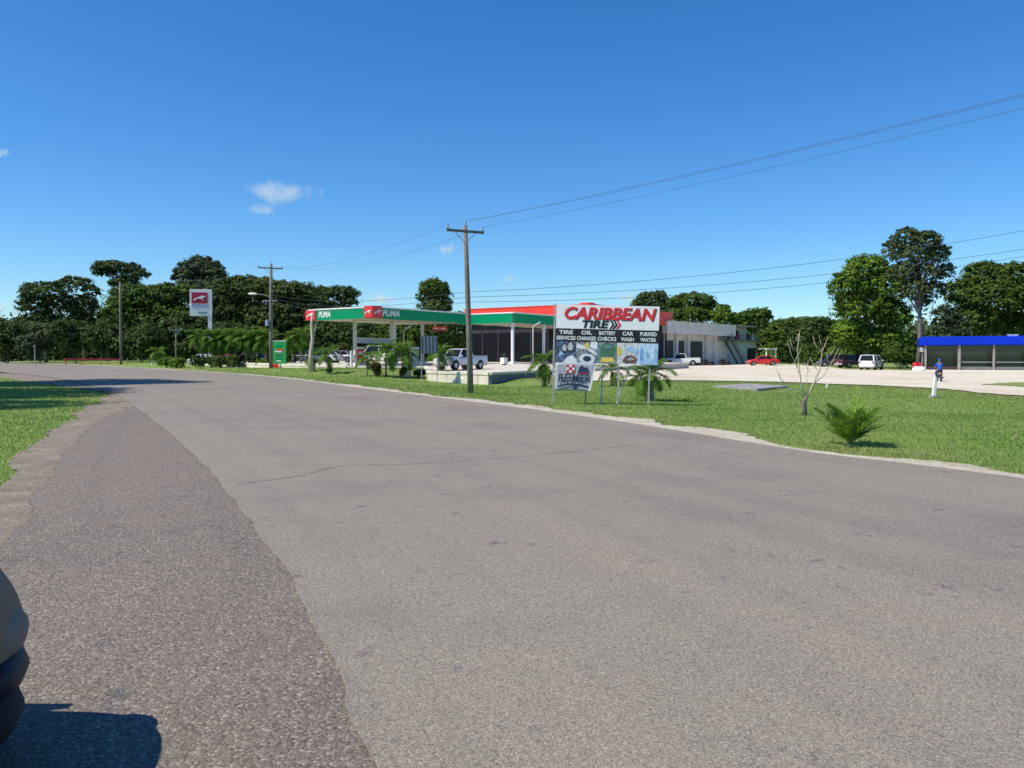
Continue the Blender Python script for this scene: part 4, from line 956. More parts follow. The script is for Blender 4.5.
p1, e1 = upole('tall weathered wooden utility pole with crossarm in front of the station', b1_, t1_, (t1_.z - b1_.z) - .3, 1.95, arm_rz, .145, .10)
p2, e2 = upole('distant utility pole with street lamp left of the green price board', b2_, t2_, (t2_.z - b2_.z) - .45, 2.5, arm_rz, .2, .14)
k2 = b2_.y / FPX; H = lambda py: (357 - py) * k2 + CAM_H - b2_.z
la = part('lamp_arm', MB().tube([(0, -.1, H(297)), (-.7, -.15, H(295)), (-1.5, -.2, H(294.3))], .035, 7), GALV, p2)
part('lamp_head', MB().ell((-1.75, -.2, H(294.2)), (.5, .16, .13), 12, 6), WHITE, la, True)
part('transformer', MB().tube([(-.28, -.2, H(326)), (-.28, -.2, H(320))], .19, 12), GREYSTRIP, p2)
part('bracket', MB().box((0, -.1, H(301)), (1.5, .08, .1)), GALV, p2)
b3_ = gp(121, 364.5); t3_ = at(120, 282, b3_.y)
upole('bare pale wooden pole without crossarm at the road bend', b3_, t3_, 8, 0, 0, .18, .12)
bT = at(176, 364, 104); bT.z = hz(bT.x, bT.y); tT = at(176, 329, 104)
upole('short pole with a T-shaped top behind the low clipped bush', bT, tT, (tT.z - bT.z) - .15, 1.7, .1, .1, .08)
# the pole line runs on past the camera, the next pole standing behind it
nxt = Vector((b1_.x + 30.5, b1_.y - 46.5, 0)); nd_ = Vector((.84, .55, 0))
up_r = [Vector((nxt.x, nxt.y, e1[0].z + .35)) + nd_ * q for q in (-.08, .08)]
wire('upper power line from the left end of the near crossarm, rising past the camera', [catenary(e1[0], up_r[0], .75), catenary(e2[0], e1[0], 1.0), catenary(e2[0], e2[0] + Vector((-34, 50, .5)), .7)])
wire('upper power line from the right end of the near crossarm, rising past the camera', [catenary(e1[1], up_r[1], .75), catenary(e2[1], e1[1], 1.0), catenary(e2[1], e2[1] + Vector((-34, 50, .5)), .7)])
wire('middle power line from the very top of the near pole, rising past the camera', [catenary(t1_ + Vector((0, 0, .2)), (up_r[0] + up_r[1]) / 2 + Vector((0, 0, .1)), .8)])
D1 = b1_.y
for i, (ya, yb, sag, lab) in enumerate(((292, 203, .80, 'topmost of the three low service wires crossing over the gravel lot'), (297, 226, .76, 'middle of the three low service wires crossing over the gravel lot'), (302, 231, .92, 'lowest of the three low service wires crossing over the gravel lot'))):
    a = at(468.5, ya, D1 - .2); runs = [catenary(a, at(1180, yb - 4, 42), sag)]
    runs.append(catenary(b2_ + Vector((.15, -.1, H(295 + i * 3))), a, .55 + .12 * i))
    wire(lab, runs, .010)

# ---- the tyre billboard
bl, br = gp(550, 404), gp(656.5, 403.5)
BW = 3.74; bl = bl + Vector((.14, 0, 0)); bd_dir = R(-4); bb = thing('billboard', 'white roadside billboard reading CARIBBEAN TIRE above five service pictures', 'billboard', bl, bd_dir)
bb.rotation_euler.y = R(1.6)
S = bl.y / FPX; Z = lambda py: (404 - py) * S; X = lambda px: (px - 552) * S * .908
for x, zt in ((-.06, Z(303.5)), (X(604), Z(365)), (X(622), Z(365)), (X(655.5), Z(365))):
    part('post', MB().box((x, .07, (zt - .5) / 2), (.06, .06, zt + .5)), GALV, bb)
part('brace', MB().tube([(X(634), .1, Z(366)), (X(620), .3, -.05)], .03, 7), GALV, bb)
part('back_frame', MB().box((BW / 2, .05, Z(312)), (BW, .06, .07)).box((BW / 2, .05, Z(334)), (BW, .06, .07)).box((BW / 2, .05, Z(358)), (BW, .06, .07)), GALV, bb)
SIGN_WHITE = mat('sign_white', (.86, .86, .85), .4, var=.03, vscale=1.5)
hd = part('header_panel', MB().box((BW / 2, 0, (Z(304.5) + Z(328.3)) / 2), (BW, .035, Z(304.5) - Z(328.3))), SIGN_WHITE, bb)
zc1 = Z(314)
text('lettering', 'CARIBBEAN', .60, (BW / 2 + .05, -.022, zc1 + .005), BLACK, hd, bold=.022, shear=.22, width=3.34, depth=.003)
text('lettering', 'CARIBBEAN', .59, (BW / 2 + .03, -.030, zc1 + .02), RED_LOGO, hd, bold=.022, shear=.22, width=3.34, depth=.003)
text('lettering', 'TIRE', .36, (X(593.5), -.024, Z(323.9)), BLACK, hd, bold=.016, shear=.18, width=.98, depth=.003)
for i in range(3):
    x = X(610 + i * 3.6); z = Z(323.4); h = .16
    part('chevron', MB().prism([(x, h + z), (x + .07, h + z), (x + .19, z), (x + .07, z - h), (x, z - h), (x + .11, z)], -.03, -.018), (BLACK, BLACK, RED_LOGO)[i], hd)
SKYB = mat('print_sky', (.35, .55, .78), .6, var=.2, vscale=2); NAVY = mat('print_navy', (.02, .035, .09), .6, var=.3, vscale=3)
TEAL = mat('print_teal', (.10, .20, .22), .6, col2=(.28, .40, .42), vscale=2); PGRN = mat('print_green', (.06, .16, .09), .6, var=.3, vscale=4)
PYEL = mat('print_yellow', (.75, .55, .12), .6, var=.2, vscale=4); PBRN = mat('print_brown', (.16, .09, .06), .6, var=.4, vscale=6); PBLU = mat('print_blue', (.10, .28, .62), .6, col2=(.45, .65, .85), vscale=5)
PWHT = mat('print_white', (.72, .76, .80), .6, var=.12, vscale=4); PGRY = mat('print_grey', (.30, .32, .34), .6, var=.4, vscale=5)
cw = BW / 5; PQ = cw / .82; titles = (('TIRE', 'SERVICES'), ('OIL', 'CHANGES'), ('BATTERY', 'CHECKS'), ('CAR', 'WASH'), ('PURIFIED', 'WATER')); bgm = (mat('photo_tyres', (.015, .03, .09), .6, col2=(.16, .22, .34), vscale=7), mat('photo_oil', (.02, .03, .06), .6, col2=(.45, .48, .5), vscale=6), mat('photo_battery', (.06, .12, .10), .6, col2=(.30, .40, .42), vscale=5), mat('photo_wash', (.42, .40, .38), .6, col2=(.80, .82, .84), vscale=6), mat('photo_water', (.30, .52, .80), .6, col2=(.80, .86, .9), vscale=6))
def disc(x, z, r, y, m, par, name='print_shape', sx=1.0):
    part(name, MB().prism([(x + sx * r * math.cos(a), z + r * math.sin(a)) for a in np.linspace(0, 2 * math.pi, 18, endpoint=False)], y, y + .004), m, par)
def shape(pts, y, m, par): part('print_shape', MB().prism(pts, y, y + .004), m, par)
for i, (a, b) in enumerate(titles):
    xc = cw * (i + .5); tp = part('title_panel', MB().box((xc, 0, (Z(329) + Z(341)) / 2), (cw - .02, .035, Z(329) - Z(341))), BLACK, bb)
    text('lettering', a, .19, (xc, -.024, Z(332.2)), WHITE, tp, bold=.006, width=min(.60, .115 * len(a) + .05)); text('lettering', b, .19, (xc, -.024, Z(337.9)), WHITE, tp, bold=.006, width=min(.70, .105 * len(b) + .05))
    zt_, zb_ = Z(341.2), Z(362.5); pp2 = part('picture_panel', MB().box((xc, 0, (zt_ + zb_) / 2), (cw - .012, .035, zt_ - zb_)), bgm[i], bb)
    x0, zz, y = cw * i, zb_, -.024
    if i == 0:
        
        for dx, dz, rr in ((.33, .55, .17), (.55, .60, .20)):
            yy_ = y - .012 * (dx > .4); disc(x0 + dx, zz + dz, rr, yy_, RUBBER, pp2, sx=.75); disc(x0 + dx, zz + dz, rr * .78, yy_ - .004, PGRY, pp2, sx=.75)
            for q in range(5):
                a_ = q * 1.2566 + .3; ca, sa = math.cos(a_) * rr * .72 * .75, math.sin(a_) * rr * .72; shape([(x0 + dx - sa * .12, zz + dz + ca * .12), (x0 + dx + sa * .12, zz + dz - ca * .12), (x0 + dx + ca + sa * .1, zz + dz + sa - ca * .1), (x0 + dx + ca - sa * .1, zz + dz + sa + ca * .1)], yy_ - .008, PWHT, pp2)
        shape([(x0 + .1, zz + .25), (x0 + .2, zz + .45), (x0 + .32, zz + .3)], y, SKYB, pp2); shape([(x0 + .28, zz + .02), (x0 + .45, zz + .22), (x0 + .62, zz + .28), (x0 + .8, zz + .12), (x0 + .8, zz + .02)], y, PWHT, pp2)
    elif i == 1:
        shape([(x0 + .03, zz + .55), (x0 + .4, zz + .5), (x0 + .78, zz + .28), (x0 + .78, zz + .38), (x0 + .45, zz + .6), (x0 + .03, zz + .72)], y, PWHT, pp2); shape([(x0 + .3, zz + .7), (x0 + .36, zz + .5), (x0 + .48, zz + .55), (x0 + .46, zz + .78)], y - .005, PYEL, pp2)
        disc(x0 + .42, zz + .16, .19, y, PWHT, pp2, sx=1.5); disc(x0 + .42, zz + .17, .10, y - .005, NAVY, pp2, sx=1.5); shape([(x0 + .5, zz + .6), (x0 + .78, zz + .5), (x0 + .78, zz + .8), (x0 + .55, zz + .8)], y, PWHT, pp2)
    elif i == 2:
        shape([(x0 + .14, zz + .28), (x0 + .66, zz + .28), (x0 + .70, zz + .52), (x0 + .58, zz + .74), (x0 + .24, zz + .74), (x0 + .12, zz + .52)], y, PGRN, pp2); shape([(x0 + .26, zz + .56), (x0 + .56, zz + .56), (x0 + .52, zz + .70), (x0 + .29, zz + .70)], y - .005, TEAL, pp2)
        shape([(x0 + .15, zz + .06), (x0 + .7, zz + .06), (x0 + .6, zz + .24), (x0 + .2, zz + .22)], y, PYEL, pp2); shape([(x0 + .20, zz + .74), (x0 + .30, zz + .74), (x0 + .30, zz + .79), (x0 + .20, zz + .79)], y, PGRY, pp2); shape([(x0 + .50, zz + .74), (x0 + .60, zz + .74), (x0 + .60, zz + .79), (x0 + .50, zz + .79)], y, PGRY, pp2)
    elif i == 3:
        shape([(x0 + .02, zz + .35), (x0 + .14, zz + .3), (x0 + .2, zz + .48), (x0 + .12, zz + .66), (x0 + .03, zz + .62)], y, PYEL, pp2); shape([(x0 + .2, zz + .1), (x0 + .32, zz + .3), (x0 + .55, zz + .36), (x0 + .76, zz + .2), (x0 + .7, zz + .06), (x0 + .35, zz + .04)], y, PBRN, pp2); shape([(x0 + .3, zz + .56), (x0 + .7, zz + .4), (x0 + .78, zz + .5), (x0 + .5, zz + .66)], y, SKYB, pp2)
        shape([(x0 + .34, zz + .2), (x0 + .55, zz + .27), (x0 + .66, zz + .18), (x0 + .42, zz + .13)], y - .005, PGRY, pp2)
    else:
        for dx, w_, h_ in ((.16, .14, .62), (.34, .12, .5), (.66, .12, .66)): shape([(x0 + dx - w_ / 2, zz + .08), (x0 + dx + w_ / 2, zz + .08), (x0 + dx + w_ / 2, zz + h_ * .8), (x0 + dx + .03, zz + h_), (x0 + dx - .03, zz + h_), (x0 + dx - w_ / 2, zz + h_ * .8)], y, PBLU, pp2)
        shape([(x0 + .06, zz + .02), (x0 + .78, zz + .02), (x0 + .6, zz + .2), (x0 + .2, zz + .14)], y - .005, SKYB, pp2)
# feed banner hung under it
bn = thing('hanging_banner', 'grey banner reading REIMER hung below the left side of the billboard', 'banner', bl + Matrix.Rotation(bd_dir, 3, 'Z') @ Vector((.0, -.05, 0)), bd_dir)
nx_, nz_ = 14, 10; mb = MB(); vs = []; fs = []
for a in range(nx_ + 1):
    for c in range(nz_ + 1):
        u, v = a / nx_, c / nz_; x = X(552.5) + u * (X(596.5) - X(552.5)) - (1 - v) * .16 * u; z = Z(391 - 1.0 * math.sin(u * 3)) + v * (Z(362.8) - Z(391))
        vs.append((x, -.045 + .014 * math.sin(u * 5 + v * 2) * (1 - v) - .05 * (1 - v), z))
for a in range(nx_):
    for c in range(nz_): q = a * (nz_ + 1) + c; fs.append((q, q + nz_ + 1, q + nz_ + 2, q + 1))
bn.rotation_euler.y = R(1.6)
o = part('cloth', mb.add(vs, fs), BANNER, bn, True); so = o.modifiers.new('thick', 'SOLIDIFY'); so.thickness = .006
tilt = R(-4)
def bpiece(name, pts, m, y): part(name, MB().prism(pts, y, y + .006), m, bn)
text('lettering', 'REIMER', .42, (X(573.2), -.108, Z(378.0)), NAVY, bn, bold=.009, shear=.08, width=1.16, space=1.08)
for q in range(9):
    r_, c_ = divmod(q, 3); bpiece('check', [(X(564.5 + c_ * 3.2), Z(372.4 - r_ * 2.8)), (X(567.4 + c_ * 3.2), Z(372.2 - r_ * 2.8)), (X(567.4 + c_ * 3.2), Z(369.8 - r_ * 2.8)), (X(564.5 + c_ * 3.2), Z(370 - r_ * 2.8))], RED_LOGO if q % 2 == 0 else WHITE, -.084)
bpiece('emblem', [(X(577), Z(371.5)), (X(579), Z(366.5)), (X(582), Z(364.5)), (X(584), Z(367)), (X(587), Z(366)), (X(590), Z(371)), (X(586), Z(372.5))], NAVY, -.084)
bpiece('emblem_base', [(X(577.5), Z(373.2)), (X(590), Z(372.8)), (X(589.5), Z(371.8)), (X(577), Z(372.0))], RED_SIGN, -.088)
arc = [(X(556 + 34 * q / 10), Z(385.3 - 2.6 * math.sin(math.pi * q / 10))) for q in range(11)]; arc += [(x, z - .07) for x, z in arc[::-1]]
bpiece('arc_band', arc, NAVY, -.112); bpiece('centre_bar', [(X(573), Z(389)), (X(576), Z(389)), (X(577), Z(384)), (X(572), Z(384))], NAVY, -.116)
part('edge_hem', MB().prism([(X(588.8), Z(390)), (X(591.8), Z(390)), (X(596.4), Z(365)), (X(594.8), Z(365))], -.135, -.11), WHITE, bn)
part('stay', MB().tube([(X(586.5), -.06, -.3), (X(586.5), -.08, Z(389))], .03, 6), STEEL_DARK, bn)

# ---- pylon sign
bp_ = gp(210.5, 365.8); kp = bp_.y / FPX; py = thing('pylon_sign', 'tall white pylon sign with a crimson panel on a white pole', 'sign', bp_, R(14))
ZP = lambda y: (357 - y) * kp + CAM_H - bp_.z
part('pole', MB().box((0, 0, ZP(291) / 2), (.46, .46, ZP(291))), WHITE, py)
part('cabinet', MB().box((-1.05, -.02, (ZP(290) + ZP(316.3)) / 2), (2.65, .55, ZP(290) - ZP(316.3))), WHITE, py, bevel=.03)
part('logo_panel', MB().box((-1.18, -.31, (ZP(293) + ZP(304)) / 2), (1.95, .04, ZP(293) - ZP(304))), RED_SIGN, py)
o = logo_cat(py, (-1.18, -.345, ZP(299)), 'x', 1.55)
part('grey_strip', MB().box((-1.18, -.31, ZP(306.3)), (1.95, .04, .36)), GREYSTRIP, py)
part('writing_strip', MB().box((-.85, -.31, ZP(312.8)), (1.15, .03, .2)), TEAL, py)
# ---- green price board
bg_ = gp(280, 367.5); kg = bg_.y / FPX; pb = thing('price_board', 'green upright price board with a red foot beside the lamp pole', 'sign', bg_, R(-6)); w = 13 * kg; ZG = lambda y: (367.5 - y) * kg
part('board', MB().box((0, 0, ZG(354)), (w, .3, 26 * kg)), GREEN_SIGN, pb, bevel=.02); part('foot', MB().box((0, -.02, ZG(366)), (w + .12, .4, 4 * kg)), RED_LOGO, pb, bevel=.02)
part('top_cap', MB().box((0, 0, ZG(341)), (w + .06, .34, .08)), WHITE, pb)
for yv, h, m, dx, ww in ((346, .22, GREEN, .0, .5), (350, .2, RED_LOGO, .08, .5), (351.6, .16, WHITE, -.08, .55), (355.5, .1, NAVY, 0, .45), (358.5, .2, GREEN, 0, .55), (361, .14, WHITE, -.05, .35)): part('writing_strip', MB().box((dx * w, -.16, ZG(yv)), (w * ww, .02, h)), m, pb)
# ---- ribbed sign seen from behind
bs_ = gp(429, 383.5); kb = bs_.y / FPX; sb = thing('roadside_sign', 'back of a ribbed blue-grey sign on two thin posts', 'sign', bs_, R(-4))
for x in (-7.6, 8.2): part('post', MB().tube([(x * kb, .06, -.4), (x * kb, .06, 47.5 * kb)], .028, 7), GALV, sb)
part('panel', MB().box((.2 * kb, 0, 38.5 * kb), (16.8 * kb, .03, 17.5 * kb)), SIGN_BACK, sb)
for q in range(5): part('rib', MB().box(((-7 + q * 3.6) * kb, -.035, 38.5 * kb), (.5 * kb, .04, 17 * kb)), STEEL_DARK, sb)
# ---- lamp posts on the forecourt
for px, yd, top, s, lab in ((533, 79, 325.5, 1, 'slim lamp post standing on the apron before the dark shop front'), (404, 79, 329.5, 1, 'slim lamp post under the canopy behind the lawn palms')):
    p = slab_pt(px, yd); kk = yd / FPX; h = (357 - top) * kk + CAM_H - p.z; t = thing('lamp_post', lab, 'lamp post', p, 0, 'forecourt lamp posts')
    part('pole', MB().tube([(0, 0, -.05), (0, 0, h - .15), (.12, -.03, h - .02), (.3, -.06, h + .1)], [.07, .05, .045, .04], 8), OFFWHITE, t, True); part('lamp_head', MB().box((.5, -.1, h + .2), (.55, .2, .09), 0, 0, R(-28)), WHITE, t, bevel=.02); part('base_plate', MB().box((0, 0, .02), (.3, .3, .05)), STEEL_DARK, t)
# ---- small things on the lawns
b = gp(934, 398); t = thing('marker_post', 'white slightly leaning marker post on a grey stone by the lot edge', 'post', b); part('base', MB().box((.06, .08, .02), (.42, .34, .22), .2), CONC_GREY, t, bevel=.05)
part('post', MB().prism([(-.10, .1), (.07, .1), (.10, .96), (-.01, .96)], -.08, .08), WHITE, t, bevel=.02)
b = gp(827, 388); t = tag(part('marker_peg', MB().prism([(-.06, -.1), (.06, -.1), (.03, .26), (-.04, .24)], -.05, .05), WHITE, None, bevel=.01), 'small white peg at the lot edge right of the bare tree', 'peg'); t.location = b
quad = [gp(713, 387.2), gp(748, 384.2), gp(788, 388.2), gp(757, 391.6)]; c = sum(quad, Vector()) / 4; mb = MB()
mb.add([(q.x - c.x, q.y - c.y, h) for h in (-.2, .1) for q in quad], [(0, 1, 2, 3), (7, 6, 5, 4), (0, 4, 5, 1), (1, 5, 6, 2), (2, 6, 7, 3), (3, 7, 4, 0)])
t = tag(part('concrete_pad', mb, CONC_GREY, None, bevel=.02), 'flat grey concrete pad lying in the lawn', 'slab'); t.location = c
b = at(66, 363, 118); b.z = hz(b.x, b.y); kk = 118 / FPX; t = thing('barrier', 'red and yellow rail barrier in front of the bushes at the road bend', 'barrier', b)
for px in (66, 82, 101, 121): part('post', MB().box(((px - 66) * kk, 0, .45), (.1, .1, 1.1)), RED_SIGN, t)
part('rail', MB().box((28 * kk, -.1, .86), (58 * kk, .07, .11), 0, 0, R(.3)), RED_SIGN, t); part('rail', MB().box((38 * kk, -.1, .42), (44 * kk, .07, .14), 0, 0, R(-1.2)), YEL, t)
b = gp(152, 364.3); t = thing('marker_post', 'white marker post beside the small far-left palm', 'post', b); part('post', MB().tube([(0, 0, -.1), (0, 0, 1.35)], .11, 8), WHITE, t); part('cap', MB().ell((0, 0, 1.35), (.11, .11, .06)), WHITE, t)
b = at(35, 363, 112); b.z = hz(b.x, b.y); t = thing('sign_post', 'thin bare roadside post before the grey-green bush', 'post', b); part('post', MB().tube([(0, 0, -.3), (0, 0, 2.9)], .06, 7), GALV, t); part('plate', MB().box((0, -.07, 2.75), (.35, .03, .3)), CONC_DARK, t)

# ================================================================= VEHICLES
def loft(sections):
    """sections: list of rings (same count) -> closed skin with end caps"""
    mb = MB(); n = len(sections[0])
    for ring in sections: mb.v += [tuple(p) for p in ring]
    for i in range(len(sections) - 1):
        for j in range(n): mb.f.append((i * n + j, i * n + (j + 1) % n, (i + 1) * n + (j + 1) % n, (i + 1) * n + j))
    mb.f.append(tuple(range(n))[::-1]); mb.f.append(tuple((len(sections) - 1) * n + j for j in range(n)))
    return mb
KINDS_ = {
 # stations: x, half width, bottom z, top z    cabin: windscreen base/top, rear top/base x, belt z, roof z, wheels x, wheel r
 'sedan': dict(st=[(2.25, .62, .34, .58), (2.18, .74, .26, .68), (1.9, .84, .22, .78), (1.3, .86, .22, .88), (.9, .86, .22, .93), (0, .87, .22, .94), (-1.2, .87, .22, .95), (-1.7, .86, .24, .95), (-2.12, .80, .28, .90), (-2.22, .70, .36, .84)], cab=(1.0, .28, -.95, -1.6), belt=.92, roof=1.42, wx=(1.38, -1.32), wr=.31),
 'wagon': dict(st=[(2.15, .62, .36, .62), (2.08, .76, .28, .76), (1.75, .84, .25, .90), (1.2, .86, .25, .98), (0, .87, .25, 1.02), (-1.5, .87, .25, 1.03), (-2.05, .85, .28, 1.03), (-2.16, .80, .34, 1.0)], cab=(1.15, .45, -1.85, -2.1), belt=1.0, roof=1.70, wx=(1.32, -1.30), wr=.34),
 'van': dict(st=[(2.2, .66, .36, .70), (2.12, .80, .28, .92), (1.85, .86, .25, 1.05), (1.3, .87, .25, 1.1), (-1.5, .87, .25, 1.1), (-2.1, .86, .28, 1.1), (-2.2, .82, .34, 1.06)], cab=(1.85, 1.15, -2.0, -2.15), belt=1.08, roof=1.92, wx=(1.4, -1.35), wr=.33),
 'pickup': dict(st=[(2.55, .70, .46, .82), (2.48, .82, .38, .96), (2.2, .86, .36, 1.02), (1.3, .88, .36, 1.06), (.9, .88, .36, 1.06), (-.6, .88, .36, 1.06), (-.75, .88, .36, 1.08), (-2.4, .88, .40, 1.10), (-2.58, .84, .46, 1.08)], cab=(1.2, .55, -.45, -.68), belt=1.05, roof=1.72, wx=(1.65, -1.55), wr=.37),
}
def car(name, label, cat, loc, heading, kind, pm, group=None, scale=1.0, subsurf=0):
    K = KINDS_[kind]; rz = math.atan2(heading[1], heading[0]); t = thing(name, label, cat, loc, rz, group); t.scale = (scale,) * 3
    secs = []
    for (x, w, zb, zt) in K['st']:
        zm = zb + (zt - zb) * .55
        half = [(w * .84, zb), (w * .985, zb + .08), (w, zm), (w * .985, zt - .10), (w * .90, zt - .015)]
        ring = [(x, y, z) for y, z in half] + [(x, 0, zt + .015)] + [(x, -y, z) for y, z in half[::-1]] + [(x, 0, zb)]
        secs.append(ring)
    o = part('body', loft(secs), pm, t, True)
    m = o.modifiers.new('edge', 'EDGE_SPLIT'); m.split_angle = R(48)
    if subsurf: o.modifiers.clear(); sm = o.modifiers.new('sub', 'SUBSURF'); sm.levels = sm.render_levels = subsurf
    wmax = max(q[1] for q in K['st']); a, b_, c, d = K['cab']; zb, zr = K['belt'] - .03, K['roof']; wb, wr = wmax * .93, wmax * .74
    P8 = [(a, wb, zb), (d, wb, zb), (d, -wb, zb), (a, -wb, zb), (b_, wr, zr - .05), (c, wr, zr - .05), (c, -wr, zr - .05), (b_, -wr, zr - .05)]
    part('window', MB().add(P8, [(0, 1, 2, 3), (4, 7, 6, 5), (0, 4, 5, 1), (1, 5, 6, 2), (2, 6, 7, 3), (3, 7, 4, 0)]), GLASS_DARK, t)
    part('roof', MB().add([(b_ + .06, wr + .02, zr - .07), (c - .05, wr + .02, zr - .07), (c - .05, -wr - .02, zr - .07), (b_ + .06, -wr - .02, zr - .07), (b_ - .08, wr - .1, zr), (c + .08, wr - .1, zr), (c + .08, -wr + .1, zr), (b_ - .08, -wr + .1, zr)], [(0, 1, 2, 3), (4, 7, 6, 5), (0, 4, 5, 1), (1, 5, 6, 2), (2, 6, 7, 3), (3, 7, 4, 0)]), pm, t, True)
    mb = MB()
    for s in (1, -1):
        mb.tube([(a, s * wb, zb), (b_, s * wr, zr - .04)], .045, 6); mb.tube([(d, s * wb, zb), (c, s * wr, zr - .04)], .07, 6)
        if kind != 'pickup':
            xm = (a + d) / 2 - .05; mb.tube([(xm, s * wb, zb), (xm, s * wr, zr - .05)], .045, 6)
        if kind in ('wagon', 'van'): xm = d * .5 + .0; mb.tube([(xm, s * wb, zb), (xm, s * wr, zr - .05)], .05, 6)
    part('pillar', mb, pm, t)
    if kind == 'pickup':
        part('bed', MB().box((-1.62, 0, 1.085), (1.72, 1.5, .06)), STEEL_DARK, t)
        for s in (1, -1): part('bed_rail', MB().box((-1.62, s * .82, 1.12), (1.85, .08, .06)), pm, t)
    xf, xr = K['st'][0][0], K['st'][-1][0]; zf = K['st'][1][3] - .16
    for s in (1, -1):
        part('headlight', MB().box((xf - .05, s * wmax * .66, zf), (.12, .34, .15)), LAMP_CLEAR, t, bevel=.02)
        part('tail_light', MB().box((xr + .04, s * wmax * .80, K['belt'] - .18), (.1, .16, .26)), LAMP_RED, t, bevel=.02)
        part('mirror', MB().box((a - .15, s * (wmax + .09), K['belt'] + .08), (.1, .18, .13)), pm, t, bevel=.02)
        for x in K['wx']:
            r = K['wr']
            part('wheel_arch', MB().tube([(x, s * (wmax - .25), r + .04), (x, s * (wmax + .006), r + .04)], r + .045, 20), BLACK, t)
            w_ = part('wheel', MB().tube([(x, s * (wmax - .2), r), (x, s * (wmax - .0), r), (x, s * (wmax + .018), r)], [r, r, r * .93], 20), RUBBER, t)
            part('rim', MB().tube([(x, s * (wmax + .0), r), (x, s * (wmax + .028), r)], [r * .62, r * .56], 14), RIM, w_)
        part('door_handle', MB().box((-.1, s * (wmax + .0), K['belt'] - .16), (.14, .03, .03)), STEEL_DARK, t)
    part('bumper', MB().box((xf - .02, 0, .42), (.16, wmax * 1.72, .2)), (GALV if kind == 'pickup' else pm), t, bevel=.04)
    part('bumper', MB().box((xr + .02, 0, .46), (.16, wmax * 1.72, .2)), (GALV if kind == 'pickup' else pm), t, bevel=.04)
    part('number_plate', MB().box((xr - .065, 0, .62), (.02, .34, .14)), OFFWHITE, t)
    part('grille', MB().box((xf - .01, 0, zf - .05), (.06, .7, .16)), BLACK, t)
    return t
def on_lot(px, Y, py=366): p = at(px, py, Y); p.z = hz(p.x, p.y) + .05; return p
car('pickup_truck', 'silver-white pickup truck parked on the forecourt behind the near pole', 'pickup', slab_pt(460.5, 64.5), (-U2.x, -U2.y), 'pickup', P_SILVER, scale=.98)
car('pickup_truck', 'white pickup truck parked before the workshop doors', 'pickup', on_lot(681, 113), (-1, .10), 'pickup', P_WHITE)
car('sedan', 'bright red sedan parked by the two-storey block', 'car', on_lot(762.5, 117), (-1, .12), 'sedan', P_RED)
car('station_wagon', 'white station wagon seen from behind at the back of the lot', 'car', on_lot(871.5, 91.5), (.62, .78), 'wagon', P_WHITE)
car('pickup_truck', 'dark maroon pickup in the shade left of the white wagon', 'pickup', on_lot(854.5, 104), (.95, .3), 'pickup', P_MAROON)
car('sedan', 'dark car in the shade under the trees behind the bare tree', 'car', on_lot(834, 108), (-.98, .2), 'wagon', P_DARK)
car('van', 'white van under the fuel canopy partly hidden by palms', 'van', slab_pt(381, 88), (-.9, .43), 'van', P_WHITE)
car('sedan', 'dark sedan parked left of the crooked pale trunk', 'car', slab_pt(300, 96), (-.95, .3), 'sedan', P_DARK, 'cars under and beside the canopy')
car('sedan', 'silver sedan parked right of the crooked pale trunk', 'car', slab_pt(323, 93), (-.95, .3), 'sedan', P_SILVER, 'cars under and beside the canopy')
car('sedan', 'dark grey sedan in the canopy shade before the low white wall', 'car', slab_pt(341, 95), (-.95, .3), 'sedan', P_GREY, 'cars under and beside the canopy')
for px, pm, lab, kd in ((203, P_WHITE, 'white car glimpsed behind the pylon pole and palms', 'sedan'), (226, P_RED, 'red car glimpsed behind the palm row', 'sedan'), (249, P_GREY, 'grey wagon glimpsed behind the dark gap of the palm row', 'wagon')):
    p = at(px, 362, 110); p.z = hz(p.x, p.y); car('sedan' if kd == 'sedan' else 'station_wagon', lab, 'car', p, (-.9, .4), kd, pm, 'cars behind the palm row')

